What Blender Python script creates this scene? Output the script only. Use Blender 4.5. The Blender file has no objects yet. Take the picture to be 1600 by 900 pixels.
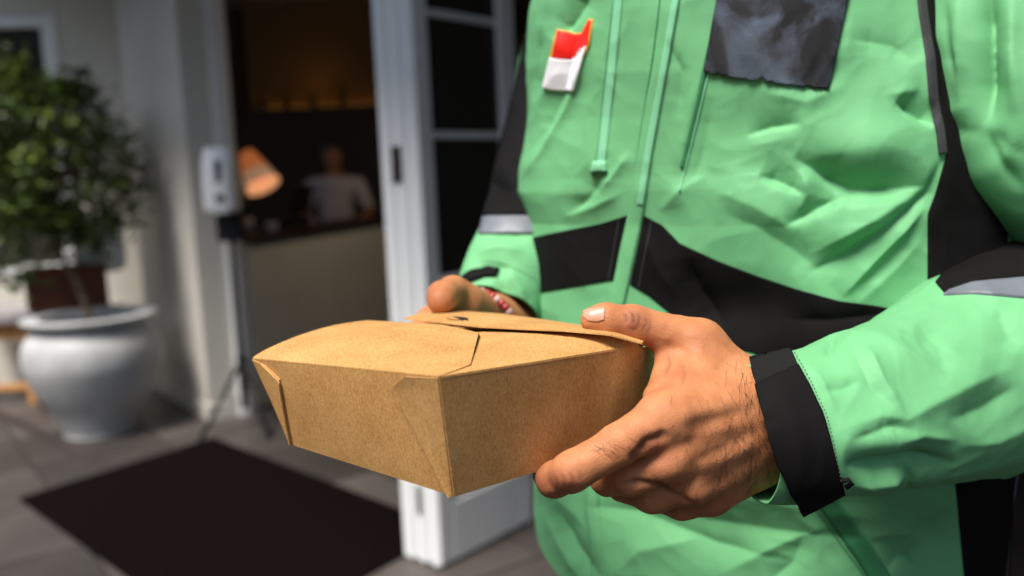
import bpy, math, random
import numpy as np
from mathutils import Vector, Matrix
from mathutils.bvhtree import BVHTree
random.seed(7); rng = np.random.default_rng(7)
S = bpy.context.scene; C = S.collection

# ------------------------------------------------------------------ camera
FPX = 1400.0; CAMZ = 1.30
TH, RHO = math.radians(7.3), math.radians(2.4)
F = np.array([0, math.cos(TH), -math.sin(TH)])
_r0 = np.array([1.0, 0, 0]); _u0 = np.array([0, math.sin(TH), math.cos(TH)])
RT = math.cos(RHO)*_r0 - math.sin(RHO)*_u0
UP = math.cos(RHO)*_u0 + math.sin(RHO)*_r0
CAM = np.array([0, 0, CAMZ])
cam = bpy.data.cameras.new('camera'); cam_o = bpy.data.objects.new('camera', cam); C.objects.link(cam_o)
M = Matrix(((RT[0], UP[0], -F[0], 0), (RT[1], UP[1], -F[1], 0), (RT[2], UP[2], -F[2], CAMZ), (0, 0, 0, 1)))
cam_o.matrix_world = M
cam.sensor_width = 36; cam.lens = 36*FPX/1600; cam.clip_end = 500; cam.clip_start = .02
cam.dof.use_dof = True; cam.dof.focus_distance = .53; cam.dof.aperture_fstop = 4.2; cam.dof.aperture_blades = 0
S.camera = cam_o
S.render.resolution_x = 1024; S.render.resolution_y = 576

# ------------------------------------------------------------------ sky, sun, exposure
w = bpy.data.worlds.new('World'); S.world = w; w.use_nodes = True
nt = w.node_tree; nt.nodes.clear()
SUN_EL, SUN_AZ = math.radians(60), math.radians(216)      # compass angle of the sun, clockwise from +Y
sky = nt.nodes.new('ShaderNodeTexSky'); sky.sky_type = 'NISHITA'; sky.sun_disc = False
sky.sun_elevation = SUN_EL; sky.sun_rotation = SUN_AZ; sky.dust_density = 2; sky.air_density = 1.0; sky.ozone_density = .6
bg = nt.nodes.new('ShaderNodeBackground'); bg.inputs[1].default_value = .085
wo = nt.nodes.new('ShaderNodeOutputWorld')
nt.links.new(sky.outputs[0], bg.inputs[0]); nt.links.new(bg.outputs[0], wo.inputs[0])
sl = bpy.data.lights.new('sun', 'SUN'); sl.energy = 2.8; sl.angle = math.radians(22); sl.color = (1, .95, .88)
so = bpy.data.objects.new('sun', sl); C.objects.link(so)
sd = np.array([math.sin(SUN_AZ)*math.cos(SUN_EL), math.cos(SUN_AZ)*math.cos(SUN_EL), math.sin(SUN_EL)])
so.rotation_euler = Vector(sd).to_track_quat('Z', 'Y').to_euler(); so.location = (0, 0, 6)
S.view_settings.view_transform = 'Standard'; S.view_settings.look = 'None'
S.view_settings.gamma = 1; S.view_settings.exposure = 1.2

# ------------------------------------------------------------------ helpers
def P(px, py, d):
    return CAM + d*(F + (px-800)/FPX*RT - (py-450)/FPX*UP)
def ray(px, py):
    v = F + (px-800)/FPX*RT - (py-450)/FPX*UP
    return v/np.linalg.norm(v)
def G(px, py, z=0.0):
    v = ray(px, py); return CAM + v*((z-CAMZ)/v[2])
def proj(p):
    p = np.asarray(p)-CAM; d = p@F
    return np.stack([800+FPX*(p@RT)/d, 450-FPX*(p@UP)/d, d], -1)
def srgb(r, g, b):
    return tuple(((c/255)/12.92 if c/255 <= .04045 else ((c/255+.055)/1.055)**2.4) for c in (r, g, b))

_H = rng.random((64, 64, 64)).astype(np.float32)*2-1
def vnoise(p):
    p = np.asarray(p, dtype=np.float64); i = np.floor(p).astype(int); f = p-i; f = f*f*f*(f*(f*6-15)+10)
    o = 0
    for dx in (0, 1):
        for dy in (0, 1):
            for dz in (0, 1):
                wgt = (f[..., 0] if dx else 1-f[..., 0])*(f[..., 1] if dy else 1-f[..., 1])*(f[..., 2] if dz else 1-f[..., 2])
                o = o + wgt*_H[(i[..., 0]+dx) & 63, (i[..., 1]+dy) & 63, (i[..., 2]+dz) & 63]
    return o
def fbm(p, o=3):
    s = 0; a = 1
    for k in range(o):
        s = s+a*vnoise(p*(2**k)+k*17.3); a *= .5
    return s

def mesh(name, v, f, mat=None, parent=None, smooth=True, mats=None, mi=None, attrs=None):
    me = bpy.data.meshes.new(name)
    me.from_pydata([tuple(map(float, q)) for q in v], [], [tuple(map(int, q)) for q in f])
    me.update()
    if smooth: me.polygons.foreach_set('use_smooth', [True]*len(me.polygons))
    for m_ in (mats or ([mat] if mat else [])): me.materials.append(m_)
    if mi is not None: me.polygons.foreach_set('material_index', np.asarray(mi, dtype=np.int32))
    for k, a in (attrs or {}).items():
        at = me.attributes.new(k, 'FLOAT', 'POINT'); at.data.foreach_set('value', np.asarray(a, dtype=np.float32))
    o = bpy.data.objects.new(name, me); C.objects.link(o)
    if parent: o.parent = parent; o.matrix_parent_inverse = Matrix.Translation(-parent.matrix_basis.translation) if parent.type == 'EMPTY' else Matrix()
    return o
def tag(o, label=None, cat=None, group=None, kind=None):
    if label: o['label'] = label
    if cat: o['category'] = cat
    if group: o['group'] = group
    if kind: o['kind'] = kind
    return o
def empty(name, loc, label, cat, group=None):
    o = bpy.data.objects.new(name, None); C.objects.link(o); o.location = tuple(map(float, loc)); o.empty_display_size = .05
    return tag(o, label, cat, group)
def gridfaces(nu, nv, cu=False):
    f = []
    for i in range(nu if cu else nu-1):
        for j in range(nv-1):
            a = i*nv+j; b = ((i+1) % nu)*nv+j
            f.append((a, b, b+1, a+1))
    return f
class MB:
    def __init__(s): s.v = []; s.f = []
    def add(s, v, f):
        n = len(s.v); s.v += [tuple(map(float, q)) for q in v]; s.f += [tuple(int(i)+n for i in q) for q in f]; return s
    def box(s, o, ex, ey, ez):
        o, ex, ey, ez = map(np.asarray, (o, ex, ey, ez))
        v = [o+ex*a+ey*b+ez*c for c in (0, 1) for b in (0, 1) for a in (0, 1)]
        return s.add(v, [(0, 2, 3, 1), (4, 5, 7, 6), (0, 1, 5, 4), (2, 6, 7, 3), (0, 4, 6, 2), (1, 3, 7, 5)])
    def tube(s, pts, rad, n=10, cap=True):
        pts = np.asarray(pts, float); m = len(pts); rad = np.broadcast_to(rad, (m,))
        t = np.gradient(pts, axis=0); t /= np.linalg.norm(t, axis=1)[:, None]+1e-12
        ref = np.array([.3, .2, 1.]) if abs(t[0][2]) < .9 else np.array([1., .1, 0])
        v = []
        for k in range(m):
            a = np.cross(t[k], ref); a /= np.linalg.norm(a); b = np.cross(t[k], a)
            for j in range(n):
                q = 2*math.pi*j/n; v.append(pts[k]+rad[k]*(a*math.cos(q)+b*math.sin(q)))
        f = [(k*n+j, k*n+(j+1) % n, (k+1)*n+(j+1) % n, (k+1)*n+j) for k in range(m-1) for j in range(n)]
        if cap: f += [tuple(range(n))[::-1], tuple((m-1)*n+j for j in range(n))]
        return s.add(v, f)
    def lathe(s, c, prof, n=40, ax=None):
        c = np.asarray(c); v = []
        for r, z in prof:
            for j in range(n):
                q = 2*math.pi*j/n; v.append(c+np.array([r*math.cos(q), r*math.sin(q), z]))
        m = len(prof)
        return s.add(v, [(k*n+j, k*n+(j+1) % n, (k+1)*n+(j+1) % n, (k+1)*n+j) for k in range(m-1) for j in range(n)])
    def build(s, name, mat, parent=None, smooth=False, bevel=0, seg=2):
        o = mesh(name, s.v, s.f, mat, parent, smooth)
        if bevel:
            b = o.modifiers.new('bevel', 'BEVEL'); b.width = bevel; b.segments = seg; b.limit_method = 'ANGLE'
        return o

# ------------------------------------------------------------------ materials
def mat(name, col, rough=.6, spec=.5, var=0, vscale=5, bump=0, bscale=60, metal=0, sheen=0, coat=0, sss=0, stretch=None, col2=None):
    m = bpy.data.materials.new(name); m.use_nodes = True; n = m.node_tree; b = n.nodes['Principled BSDF']
    b.inputs['Roughness'].default_value = rough; b.inputs['Metallic'].default_value = metal
    b.inputs['Specular IOR Level'].default_value = spec
    b.inputs['Sheen Weight'].default_value = sheen; b.inputs['Coat Weight'].default_value = coat
    b.inputs['Base Color'].default_value = (*col, 1)
    tc = n.nodes.new('ShaderNodeTexCoord')
    src = tc.outputs['Object']
    if stretch:
        mp = n.nodes.new('ShaderNodeMapping'); mp.inputs['Scale'].default_value = stretch
        n.links.new(src, mp.inputs[0]); src = mp.outputs[0]
    if var or col2:
        t = n.nodes.new('ShaderNodeTexNoise'); t.inputs['Scale'].default_value = vscale; t.inputs['Detail'].default_value = 5
        n.links.new(src, t.inputs['Vector'])
        r = n.nodes.new('ShaderNodeValToRGB'); r.color_ramp.elements[0].position = .3; r.color_ramp.elements[1].position = .7
        c2 = col2 or tuple(min(1, c*(1+var)) for c in col); c1 = col if col2 else tuple(c*(1-var) for c in col)
        r.color_ramp.elements[0].color = (*c1, 1); r.color_ramp.elements[1].color = (*c2, 1)
        n.links.new(t.outputs[0], r.inputs[0]); n.links.new(r.outputs[0], b.inputs['Base Color'])
    if bump:
        t = n.nodes.new('ShaderNodeTexNoise'); t.inputs['Scale'].default_value = bscale; t.inputs['Detail'].default_value = 6
        n.links.new(src, t.inputs['Vector'])
        bp = n.nodes.new('ShaderNodeBump'); bp.inputs['Strength'].default_value = bump; bp.inputs['Distance'].default_value = .01
        n.links.new(t.outputs[0], bp.inputs['Height']); n.links.new(bp.outputs[0], b.inputs['Normal'])
    return m
def emat(name, col, s):
    m = mat(name, col); b = m.node_tree.nodes['Principled BSDF']
    b.inputs['Emission Color'].default_value = (*col, 1); b.inputs['Emission Strength'].default_value = s; return m

def fabric(name, col, rough=.5, weave=.15, wr=.35, col2=None, wscale=2600, spec=.5):
    m = mat(name, col, rough, spec); n = m.node_tree; b = n.nodes['Principled BSDF']; L = n.links
    tc = n.nodes.new('ShaderNodeTexCoord')
    # slight tonal variation of the cloth
    t = n.nodes.new('ShaderNodeTexNoise'); t.inputs['Scale'].default_value = 9; t.inputs['Detail'].default_value = 6
    L.new(tc.outputs['Object'], t.inputs['Vector'])
    r = n.nodes.new('ShaderNodeValToRGB'); r.color_ramp.elements[0].position = .25; r.color_ramp.elements[1].position = .75
    r.color_ramp.elements[0].color = (*[c*.9 for c in col], 1); r.color_ramp.elements[1].color = (*[min(1, c*1.08) for c in col], 1)
    L.new(t.outputs[0], r.inputs[0]); L.new(r.outputs[0], b.inputs['Base Color'])
    # soft small wrinkles (voronoi creases) + fine weave
    v = n.nodes.new('ShaderNodeTexVoronoi'); v.feature = 'DISTANCE_TO_EDGE'; v.inputs['Scale'].default_value = 17
    ns = n.nodes.new('ShaderNodeTexNoise'); ns.inputs['Scale'].default_value = 14; ns.inputs['Detail'].default_value = 3
    mx = n.nodes.new('ShaderNodeVectorMath'); mx.operation = 'MULTIPLY_ADD'; mx.inputs[1].default_value = (.09, .09, .09)
    L.new(tc.outputs['Object'], ns.inputs['Vector']); L.new(ns.outputs['Color'], mx.inputs[0]); L.new(tc.outputs['Object'], mx.inputs[2])
    L.new(mx.outputs[0], v.inputs['Vector'])
    n2 = n.nodes.new('ShaderNodeTexNoise'); n2.inputs['Scale'].default_value = 45; n2.inputs['Detail'].default_value = 5; n2.inputs['Distortion'].default_value = 1.2
    L.new(tc.outputs['Object'], n2.inputs['Vector'])
    ad = n.nodes.new('ShaderNodeMath'); ad.operation = 'MULTIPLY_ADD'; ad.inputs[1].default_value = .5
    L.new(n2.outputs[0], ad.inputs[0])
    mr = n.nodes.new('ShaderNodeMapRange'); mr.interpolation_type = 'SMOOTHSTEP'; mr.inputs['From Max'].default_value = .5; mr.inputs['To Max'].default_value = .8
    L.new(v.outputs['Distance'], mr.inputs['Value']); L.new(mr.outputs[0], ad.inputs[2])
    b1 = n.nodes.new('ShaderNodeBump'); b1.inputs['Strength'].default_value = wr; b1.inputs['Distance'].default_value = .0035
    L.new(ad.outputs[0], b1.inputs['Height'])
    wv = n.nodes.new('ShaderNodeTexNoise'); wv.inputs['Scale'].default_value = wscale; wv.inputs['Detail'].default_value = 1
    L.new(tc.outputs['Object'], wv.inputs['Vector'])
    b2 = n.nodes.new('ShaderNodeBump'); b2.inputs['Strength'].default_value = weave; b2.inputs['Distance'].default_value = .0006
    L.new(wv.outputs[0], b2.inputs['Height']); L.new(b1.outputs[0], b2.inputs['Normal']); L.new(b2.outputs[0], b.inputs['Normal'])
    return m
GREEN = (.14, .41, .18)
m_green = fabric('green_nylon', GREEN, .62, .3, .16, spec=.3)
m_green2 = fabric('green_nylon_trim', (.21, .56, .31), .45, .2, .1)
m_dgreen = fabric('dark_green_tape', (.035, .20, .075), .5, .2, .2)
m_black = fabric('black_nylon', (.0065, .006, .006), .75, .3, .15, spec=.08)
m_velcro = fabric('velcro', (.012, .012, .012), .95, 1.0, .2, wscale=1400, spec=.1)
m_grey = fabric('reflective_tape', (.13, .145, .165), .45, .2, .15)
m_red = fabric('red_print', (.8, .012, .004), .5, .2, .1)
m_white = fabric('white_print', (.8, .8, .82), .5, .2, .1)
m_yel = fabric('yellow_edge', (.62, .33, .03), .5, .2, .1)
m_stitch = mat('stitch', (.05, .06, .055), .8)

def kraft(kd=1.0):
    m = mat('kraft_board', (.5, .28, .1), .62, .35); n = m.node_tree; b = n.nodes['Principled BSDF']; L = n.links
    tc = n.nodes.new('ShaderNodeTexCoord')
    a = n.nodes.new('ShaderNodeTexNoise'); a.inputs['Scale'].default_value = 30; a.inputs['Detail'].default_value = 6
    mp = n.nodes.new('ShaderNodeMapping'); mp.inputs['Rotation'].default_value = (.3, .5, .7); mp.inputs['Scale'].default_value = (900, 900, 240)
    c = n.nodes.new('ShaderNodeTexNoise'); c.inputs['Scale'].default_value = 1; c.inputs['Detail'].default_value = 4; c.inputs['Distortion'].default_value = 1.5
    mp2 = n.nodes.new('ShaderNodeMapping'); mp2.inputs['Rotation'].default_value = (1.1, -.6, .2); mp2.inputs['Scale'].default_value = (1200, 260, 900)
    c2 = n.nodes.new('ShaderNodeTexNoise'); c2.inputs['Scale'].default_value = 1; c2.inputs['Detail'].default_value = 4; c2.inputs['Distortion'].default_value = 1.5
    L.new(tc.outputs['Object'], a.inputs['Vector']); L.new(tc.outputs['Object'], mp.inputs[0]); L.new(mp.outputs[0], c.inputs['Vector'])
    L.new(tc.outputs['Object'], mp2.inputs[0]); L.new(mp2.outputs[0], c2.inputs['Vector'])
    ad = n.nodes.new('ShaderNodeMath'); ad.operation = 'ADD'; L.new(c.outputs[0], ad.inputs[0]); L.new(c2.outputs[0], ad.inputs[1])
    ad2 = n.nodes.new('ShaderNodeMath'); ad2.operation = 'MULTIPLY_ADD'; ad2.inputs[1].default_value = .5
    L.new(a.outputs[0], ad2.inputs[0]); L.new(ad.outputs[0], ad2.inputs[2])
    r = n.nodes.new('ShaderNodeValToRGB'); e = r.color_ramp.elements
    e[0].position = .44; e[0].color = (.27, .12, .03, 1); e[1].position = .76; e[1].color = (.60, .34, .128, 1)
    k = e.new(.58); k.color = (.43, .215, .062, 1)
    dv = n.nodes.new('ShaderNodeMath'); dv.operation = 'MULTIPLY'; dv.inputs[1].default_value = .52
    L.new(ad2.outputs[0], dv.inputs[0]); L.new(dv.outputs[0], r.inputs[0])
    # sparse dark specks of pulp
    sp = n.nodes.new('ShaderNodeTexVoronoi'); sp.inputs['Scale'].default_value = 170; L.new(tc.outputs['Object'], sp.inputs['Vector'])
    mr = n.nodes.new('ShaderNodeMapRange'); mr.inputs['From Min'].default_value = .06; mr.inputs['From Max'].default_value = .11
    mr.inputs['To Min'].default_value = .72*kd; mr.inputs['To Max'].default_value = kd; L.new(sp.outputs['Distance'], mr.inputs['Value'])
    mx = n.nodes.new('ShaderNodeVectorMath'); mx.operation = 'SCALE'; L.new(r.outputs[0], mx.inputs[0]); L.new(mr.outputs[0], mx.inputs['Scale'])
    L.new(mx.outputs[0], b.inputs['Base Color'])
    bp = n.nodes.new('ShaderNodeBump'); bp.inputs['Strength'].default_value = .25; bp.inputs['Distance'].default_value = .0006
    L.new(ad.outputs[0], bp.inputs['Height']); L.new(bp.outputs[0], b.inputs['Normal'])
    return m
m_kraft = kraft(); m_kraft2 = kraft(.80)
m_kedge = mat('kraft_cut_edge', (.2, .1, .035), .8)

def skin(name, base, redd, dark):
    m = mat(name, base, .6, .28); n = m.node_tree; b = n.nodes['Principled BSDF']; L = n.links
    b.inputs['Subsurface Weight'].default_value = .18; b.inputs['Subsurface Radius'].default_value = (1, .35, .2); b.inputs['Subsurface Scale'].default_value = .004
    tc = n.nodes.new('ShaderNodeTexCoord')
    t = n.nodes.new('ShaderNodeTexNoise'); t.inputs['Scale'].default_value = 70; t.inputs['Detail'].default_value = 6; L.new(tc.outputs['Object'], t.inputs['Vector'])
    r = n.nodes.new('ShaderNodeValToRGB'); r.color_ramp.elements[0].position = .32; r.color_ramp.elements[1].position = .68
    r.color_ramp.elements[0].color = (*[base[0]*.86, base[1]*.78, base[2]*.74], 1); r.color_ramp.elements[1].color = (*[c*1.08 for c in base], 1)
    L.new(t.outputs[0], r.inputs[0])
    at = n.nodes.new('ShaderNodeAttribute'); at.attribute_name = 'tone'
    mx = n.nodes.new('ShaderNodeMix'); mx.data_type = 'RGBA'; mx.inputs[7].default_value = (*redd, 1)
    L.new(at.outputs['Fac'], mx.inputs[0]); L.new(r.outputs[0], mx.inputs[6])
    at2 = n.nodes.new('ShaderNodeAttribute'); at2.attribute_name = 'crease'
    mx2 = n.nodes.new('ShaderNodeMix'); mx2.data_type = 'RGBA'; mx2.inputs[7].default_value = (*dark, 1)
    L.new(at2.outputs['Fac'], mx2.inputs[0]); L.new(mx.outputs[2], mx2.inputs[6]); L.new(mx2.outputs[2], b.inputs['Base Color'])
    v = n.nodes.new('ShaderNodeTexVoronoi'); v.inputs['Scale'].default_value = 900; L.new(tc.outputs['Object'], v.inputs['Vector'])
    v2 = n.nodes.new('ShaderNodeTexNoise'); v2.inputs['Scale'].default_value = 330; v2.inputs['Detail'].default_value = 4; L.new(tc.outputs['Object'], v2.inputs['Vector'])
    ad = n.nodes.new('ShaderNodeMath'); ad.operation = 'ADD'; L.new(v.outputs['Distance'], ad.inputs[0]); L.new(v2.outputs[0], ad.inputs[1])
    bp = n.nodes.new('ShaderNodeBump'); bp.inputs['Strength'].default_value = .3; bp.inputs['Distance'].default_value = .0005
    L.new(ad.outputs[0], bp.inputs['Height']); L.new(bp.outputs[0], b.inputs['Normal'])
    return m
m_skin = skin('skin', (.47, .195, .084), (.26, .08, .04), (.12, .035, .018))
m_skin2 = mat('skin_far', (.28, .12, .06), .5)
m_nail = mat('nail', (.50, .265, .175), .38, .45, coat=.08, bump=.05, bscale=300)
m_hair = mat('hair', (.012, .008, .006), .5)
m_wall = mat('white_plaster', (.64, .61, .54), .8, .3, var=.06, vscale=3, bump=.3, bscale=40)
m_trim = mat('white_paint', (.80, .82, .82), .45, .4, var=.04, vscale=4, bump=.08, bscale=30)
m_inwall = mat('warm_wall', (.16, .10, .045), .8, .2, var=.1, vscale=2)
m_counter = mat('counter_front', (.74, .73, .64), .7, .3, var=.08, vscale=2)
m_dwood = mat('dark_wood', (.03, .015, .010), .5, .4, var=.3, vscale=6, stretch=(1, 1, 8))
m_rwood = mat('red_wood', (.11, .03, .013), .5, .4, var=.35, vscale=5, stretch=(2, 2, 14), bump=.2, bscale=30)
m_owood = mat('honey_wood', (.55, .27, .09), .55, .4, var=.3, vscale=6, stretch=(10, 10, 1), bump=.2, bscale=30)
m_tile = [mat('stone_tile', tuple(np.array((.075, .064, .059))*k), .5, .4, var=.25, vscale=3, bump=.3, bscale=18) for k in (.55, .8, .95, 1.15)]
m_dtile = mat('dark_stone', (.035, .026, .026), .5, .4, var=.3, vscale=4, bump=.3, bscale=18)
m_joint = mat('grout', (.03, .026, .025), .9, .2, var=.3, vscale=12)
m_mat = mat('coir_mat', (.006, .0035, .0032), 1, .03, var=.3, vscale=60, bump=1, bscale=260)
m_rub = mat('black_rubber', (.012, .012, .012), .7, .3)
m_glaze = mat('grey_blue_glaze', (.41, .42, .42), .6, .4, var=.15, vscale=7, bump=.2, bscale=14)
m_soil = mat('soil', (.03, .02, .012), .95, .1, var=.4, vscale=30, bump=1, bscale=50)
m_bark = mat('bark', (.10, .075, .055), .85, .2, var=.35, vscale=20, bump=.6, bscale=60)
m_plast = mat('white_plastic', (.88, .90, .92), .3, .5)
m_bplast = mat('black_plastic', (.012, .012, .013), .45, .4)
m_metal = mat('grey_metal', (.16, .16, .16), .4, .5, metal=.8)
m_bronze = mat('bronze_plate', (.06, .045, .035), .4, .5, metal=.7)
m_steel = mat('steel', (.5, .52, .54), .3, .5, metal=1)
m_glass = mat('dark_pane', (.035, .032, .026), .16, .45)
m_shirt = mat('grey_shirt', (.45, .41, .46), .8, .2, var=.1, vscale=20)
m_cloth = mat('white_cushion', (.66, .68, .70), .8, .2, var=.05, vscale=8)
m_top = mat('grey_table_top', (.30, .28, .28), .5, .4, var=.15, vscale=8)
m_trous = fabric('black_trousers', (.012, .011, .012), .8, .3, .5)
m_bead = mat('red_bead', (.34, .03, .028), .3, .5); m_bead2 = mat('pink_bead', (.5, .3, .27), .3, .5)
m_bottle = mat('dark_bottle', (.02, .012, .006), .15, .6)

# ------------------------------------------------------------------ implicit surfaces for bodies and hands
def roundcone(p, a, b, r1, r2):
    a = np.asarray(a); b = np.asarray(b); ba = b-a; l2 = ba@ba; rr = r1-r2; a2 = l2-rr*rr; il2 = 1/l2
    pa = p-a; y = pa@ba; z = y-l2; x2 = ((pa*l2-y[..., None]*ba)**2).sum(-1); y2 = y*y*l2; z2 = z*z*l2
    k = np.sign(rr)*rr*rr*x2
    d = (np.sqrt(x2*a2*il2)+y*rr)*il2-r1
    c1 = np.sign(z)*a2*z2 > k; c2 = np.sign(y)*a2*y2 < k
    d = np.where(c2, np.sqrt(x2+y2)*il2-r1, d); d = np.where(c1, np.sqrt(x2+z2)*il2-r2, d)
    return d
def smin(a, b, k):
    h = np.clip(.5+.5*(b-a)/k, 0, 1); return b*(1-h)+a*h-k*h*(1-h)
def smax(a, b, k): return -smin(-a, -b, k)
def surface_nets(fn, lo, hi, h):
    lo = np.asarray(lo); n = np.ceil((np.asarray(hi)-lo)/h).astype(int)+1
    ax = [lo[i]+h*np.arange(n[i]) for i in range(3)]
    D = np.empty(n, dtype=np.float32)
    for i in range(n[0]):       # slab by slab to keep memory small
        g = np.stack(np.meshgrid([ax[0][i]], ax[1], ax[2], indexing='ij'), -1); D[i] = fn(g)[0]
    ins = D < 0; nx, ny, nz = n
    c = np.zeros((nx-1, ny-1, nz-1), int)
    for dx in (0, 1):
        for dy in (0, 1):
            for dz in (0, 1): c += ins[dx:nx-1+dx, dy:ny-1+dy, dz:nz-1+dz]
    act = (c > 0) & (c < 8); idx = -np.ones(act.shape, int); cells = np.argwhere(act); idx[act] = np.arange(len(cells))
    acc = np.zeros((len(cells), 3)); cnt = np.zeros(len(cells)); co = [(i, j, k) for i in (0, 1) for j in (0, 1) for k in (0, 1)]
    for p in co:
        for d in range(3):
            if p[d] == 0:
                q = list(p); q[d] = 1
                v0 = D[tuple((cells+p).T)]; v1 = D[tuple((cells+q).T)]; m = (v0 < 0) != (v1 < 0)
                t = np.where(m, v0/(v0-v1+1e-20), 0); e = np.tile(np.array(p, float), (len(cells), 1)); e[:, d] += t
                acc[m] += e[m]; cnt[m] += 1
    V = lo+h*(cells+acc/cnt[:, None]); Fc = []
    for d in range(3):
        a, b = [(1, 2), (2, 0), (0, 1)][d]
        s0 = [slice(None)]*3; s1 = [slice(None)]*3; s0[d] = slice(0, -1); s1[d] = slice(1, None)
        i0 = ins[tuple(s0)]; i1 = ins[tuple(s1)]; E_ = np.argwhere(i0 != i1)
        ok = (E_[:, a] > 0) & (E_[:, b] > 0) & (E_[:, a] < n[a]-1) & (E_[:, b] < n[b]-1); E_ = E_[ok]
        fl = i0[tuple(E_.T)]
        o = []
        for da, db in ((1, 1), (0, 1), (0, 0), (1, 0)):
            q = E_.copy(); q[:, a] -= da; q[:, b] -= db; o.append(idx[tuple(q.T)])
        o = np.stack(o, 1); o[~fl] = o[~fl][:, ::-1]; Fc.append(o)
    Fc = np.concatenate(Fc); Fc = Fc[(Fc >= 0).all(1)]
    eps = h*.25                                  # pull the vertices onto the surface
    for _ in range(2):
        d0 = fn(V); g = np.stack([(fn(V+np.eye(3)[i]*eps)-d0)/eps for i in range(3)], -1)
        g /= np.maximum((g**2).sum(-1, keepdims=True), .3); V = V-np.clip(d0, -h, h)[:, None]*g
    return V, Fc
def vnormals(V, Fc):
    Fc = np.asarray(Fc); N = np.zeros_like(V); n = np.cross(V[Fc[:, 2]]-V[Fc[:, 0]], V[Fc[:, 3]]-V[Fc[:, 1]])
    for k in range(4): np.add.at(N, Fc[:, k], n)
    return N/(np.linalg.norm(N, axis=1)[:, None]+1e-15)

PW = 2.0
def brush(px, poly, amp, w1, w2=None, wl=None):
    """height of a fold that follows a polyline; w1 = width on the left of its direction, w2 = on the right"""
    w2 = w2 or w1; poly = np.asarray(poly, float); best = np.full(len(px), 1e9); sgn = np.ones(len(px)); tt = np.zeros(len(px))
    seg = np.linalg.norm(np.diff(poly, axis=0), axis=1); cum = np.r_[0, np.cumsum(seg)]
    for k in range(len(poly)-1):
        a, b = poly[k], poly[k+1]; ab = b-a; t = np.clip(((px-a)@ab)/(ab@ab), 0, 1); q = a+t[:, None]*ab
        d = np.linalg.norm(px-q, axis=1); s = ab[0]*(px[:, 1]-a[1])-ab[1]*(px[:, 0]-a[0])
        m = d < best; best[m] = d[m]; sgn[m] = np.sign(s[m]); tt[m] = (cum[k]+t[m]*seg[k])/cum[-1]
    wd = np.where(sgn < 0, w1, w2); taper = np.clip(np.minimum(tt, 1-tt)*3.5+.02, 0, 1)
    return amp*np.exp(-(best/wd*1.05)**PW)*(taper if len(poly) > 1 else 1)
def blob(px, c, amp, rx, ry=None):
    ry = ry or rx; return amp*np.exp(-((px[:, 0]-c[0])/rx)**2-((px[:, 1]-c[1])/ry)**2)

# ------------------------------------------------------------------ the delivery person
person = empty('person', (P(1180, 500, .83)[0], P(1180, 500, .83)[1], 0),
    'rider in a green and black jacket holding out a takeaway box with both hands', 'person')
# --- jacket torso: rings whose outline follows the build of the wearer
YAW = math.radians(30)
NF = np.array([-math.sin(YAW), -math.cos(YAW), 0]); EF = np.array([math.cos(YAW), -math.sin(YAW), 0])
NT, NZ = 700, 500
zz = np.linspace(.86, 1.56, NZ)
th = np.linspace(0, 2*math.pi, NT, endpoint=False)
# denser in front (th = 3/2 pi in local frame means facing NF)
th = th+.5*np.cos(th)
ct, st = np.cos(th), np.sin(th); pw = .86
ux = np.sign(ct)*np.abs(ct)**pw; uy = np.sign(st)*np.abs(st)**pw
TV = np.zeros((NT, NZ, 3))
LS = [(-80, 824), (0, 823), (100, 820), (200, 818), (262, 811), (300, 813), (345, 829), (480, 831), (600, 829), (800, 821), (900, 822), (1100, 840)]
RS = [(-80, 1520), (0, 1530), (250, 1640), (400, 1640), (600, 1630), (700, 1592), (900, 1574), (1100, 1560)]
cb = np.array([.165, .835])
for j, z in enumerate(zz):
    a, b = .24, .155
    cx = cb.copy()
    for it in range(6):
        ring = np.stack([cx[0]+EF[0]*a*ux+NF[0]*b*uy, cx[1]+EF[1]*a*ux+NF[1]*b*uy, np.full(NT, z)], -1)
        pr = proj(ring); l, r = pr[:, 0].min(), pr[:, 0].max(); yl = pr[pr[:, 0].argmin(), 1]; yr = pr[pr[:, 0].argmax(), 1]
        tl = np.interp(yl, *zip(*LS)); tr = np.interp(yr, *zip(*RS))
        a *= 1+.7*((tr-tl)/(r-l)-1); cx[0] += ((tl+tr)/2-(l+r)/2)/FPX*.83
    sh = np.clip((z-1.44)/.12, 0, 1); sh = 1-.62*sh**2
    TV[:, j, 0] = cx[0]+EF[0]*a*ux*sh+NF[0]*b*uy*sh; TV[:, j, 1] = cx[1]+EF[1]*a*ux*sh+NF[1]*b*uy*sh; TV[:, j, 2] = z
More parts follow.
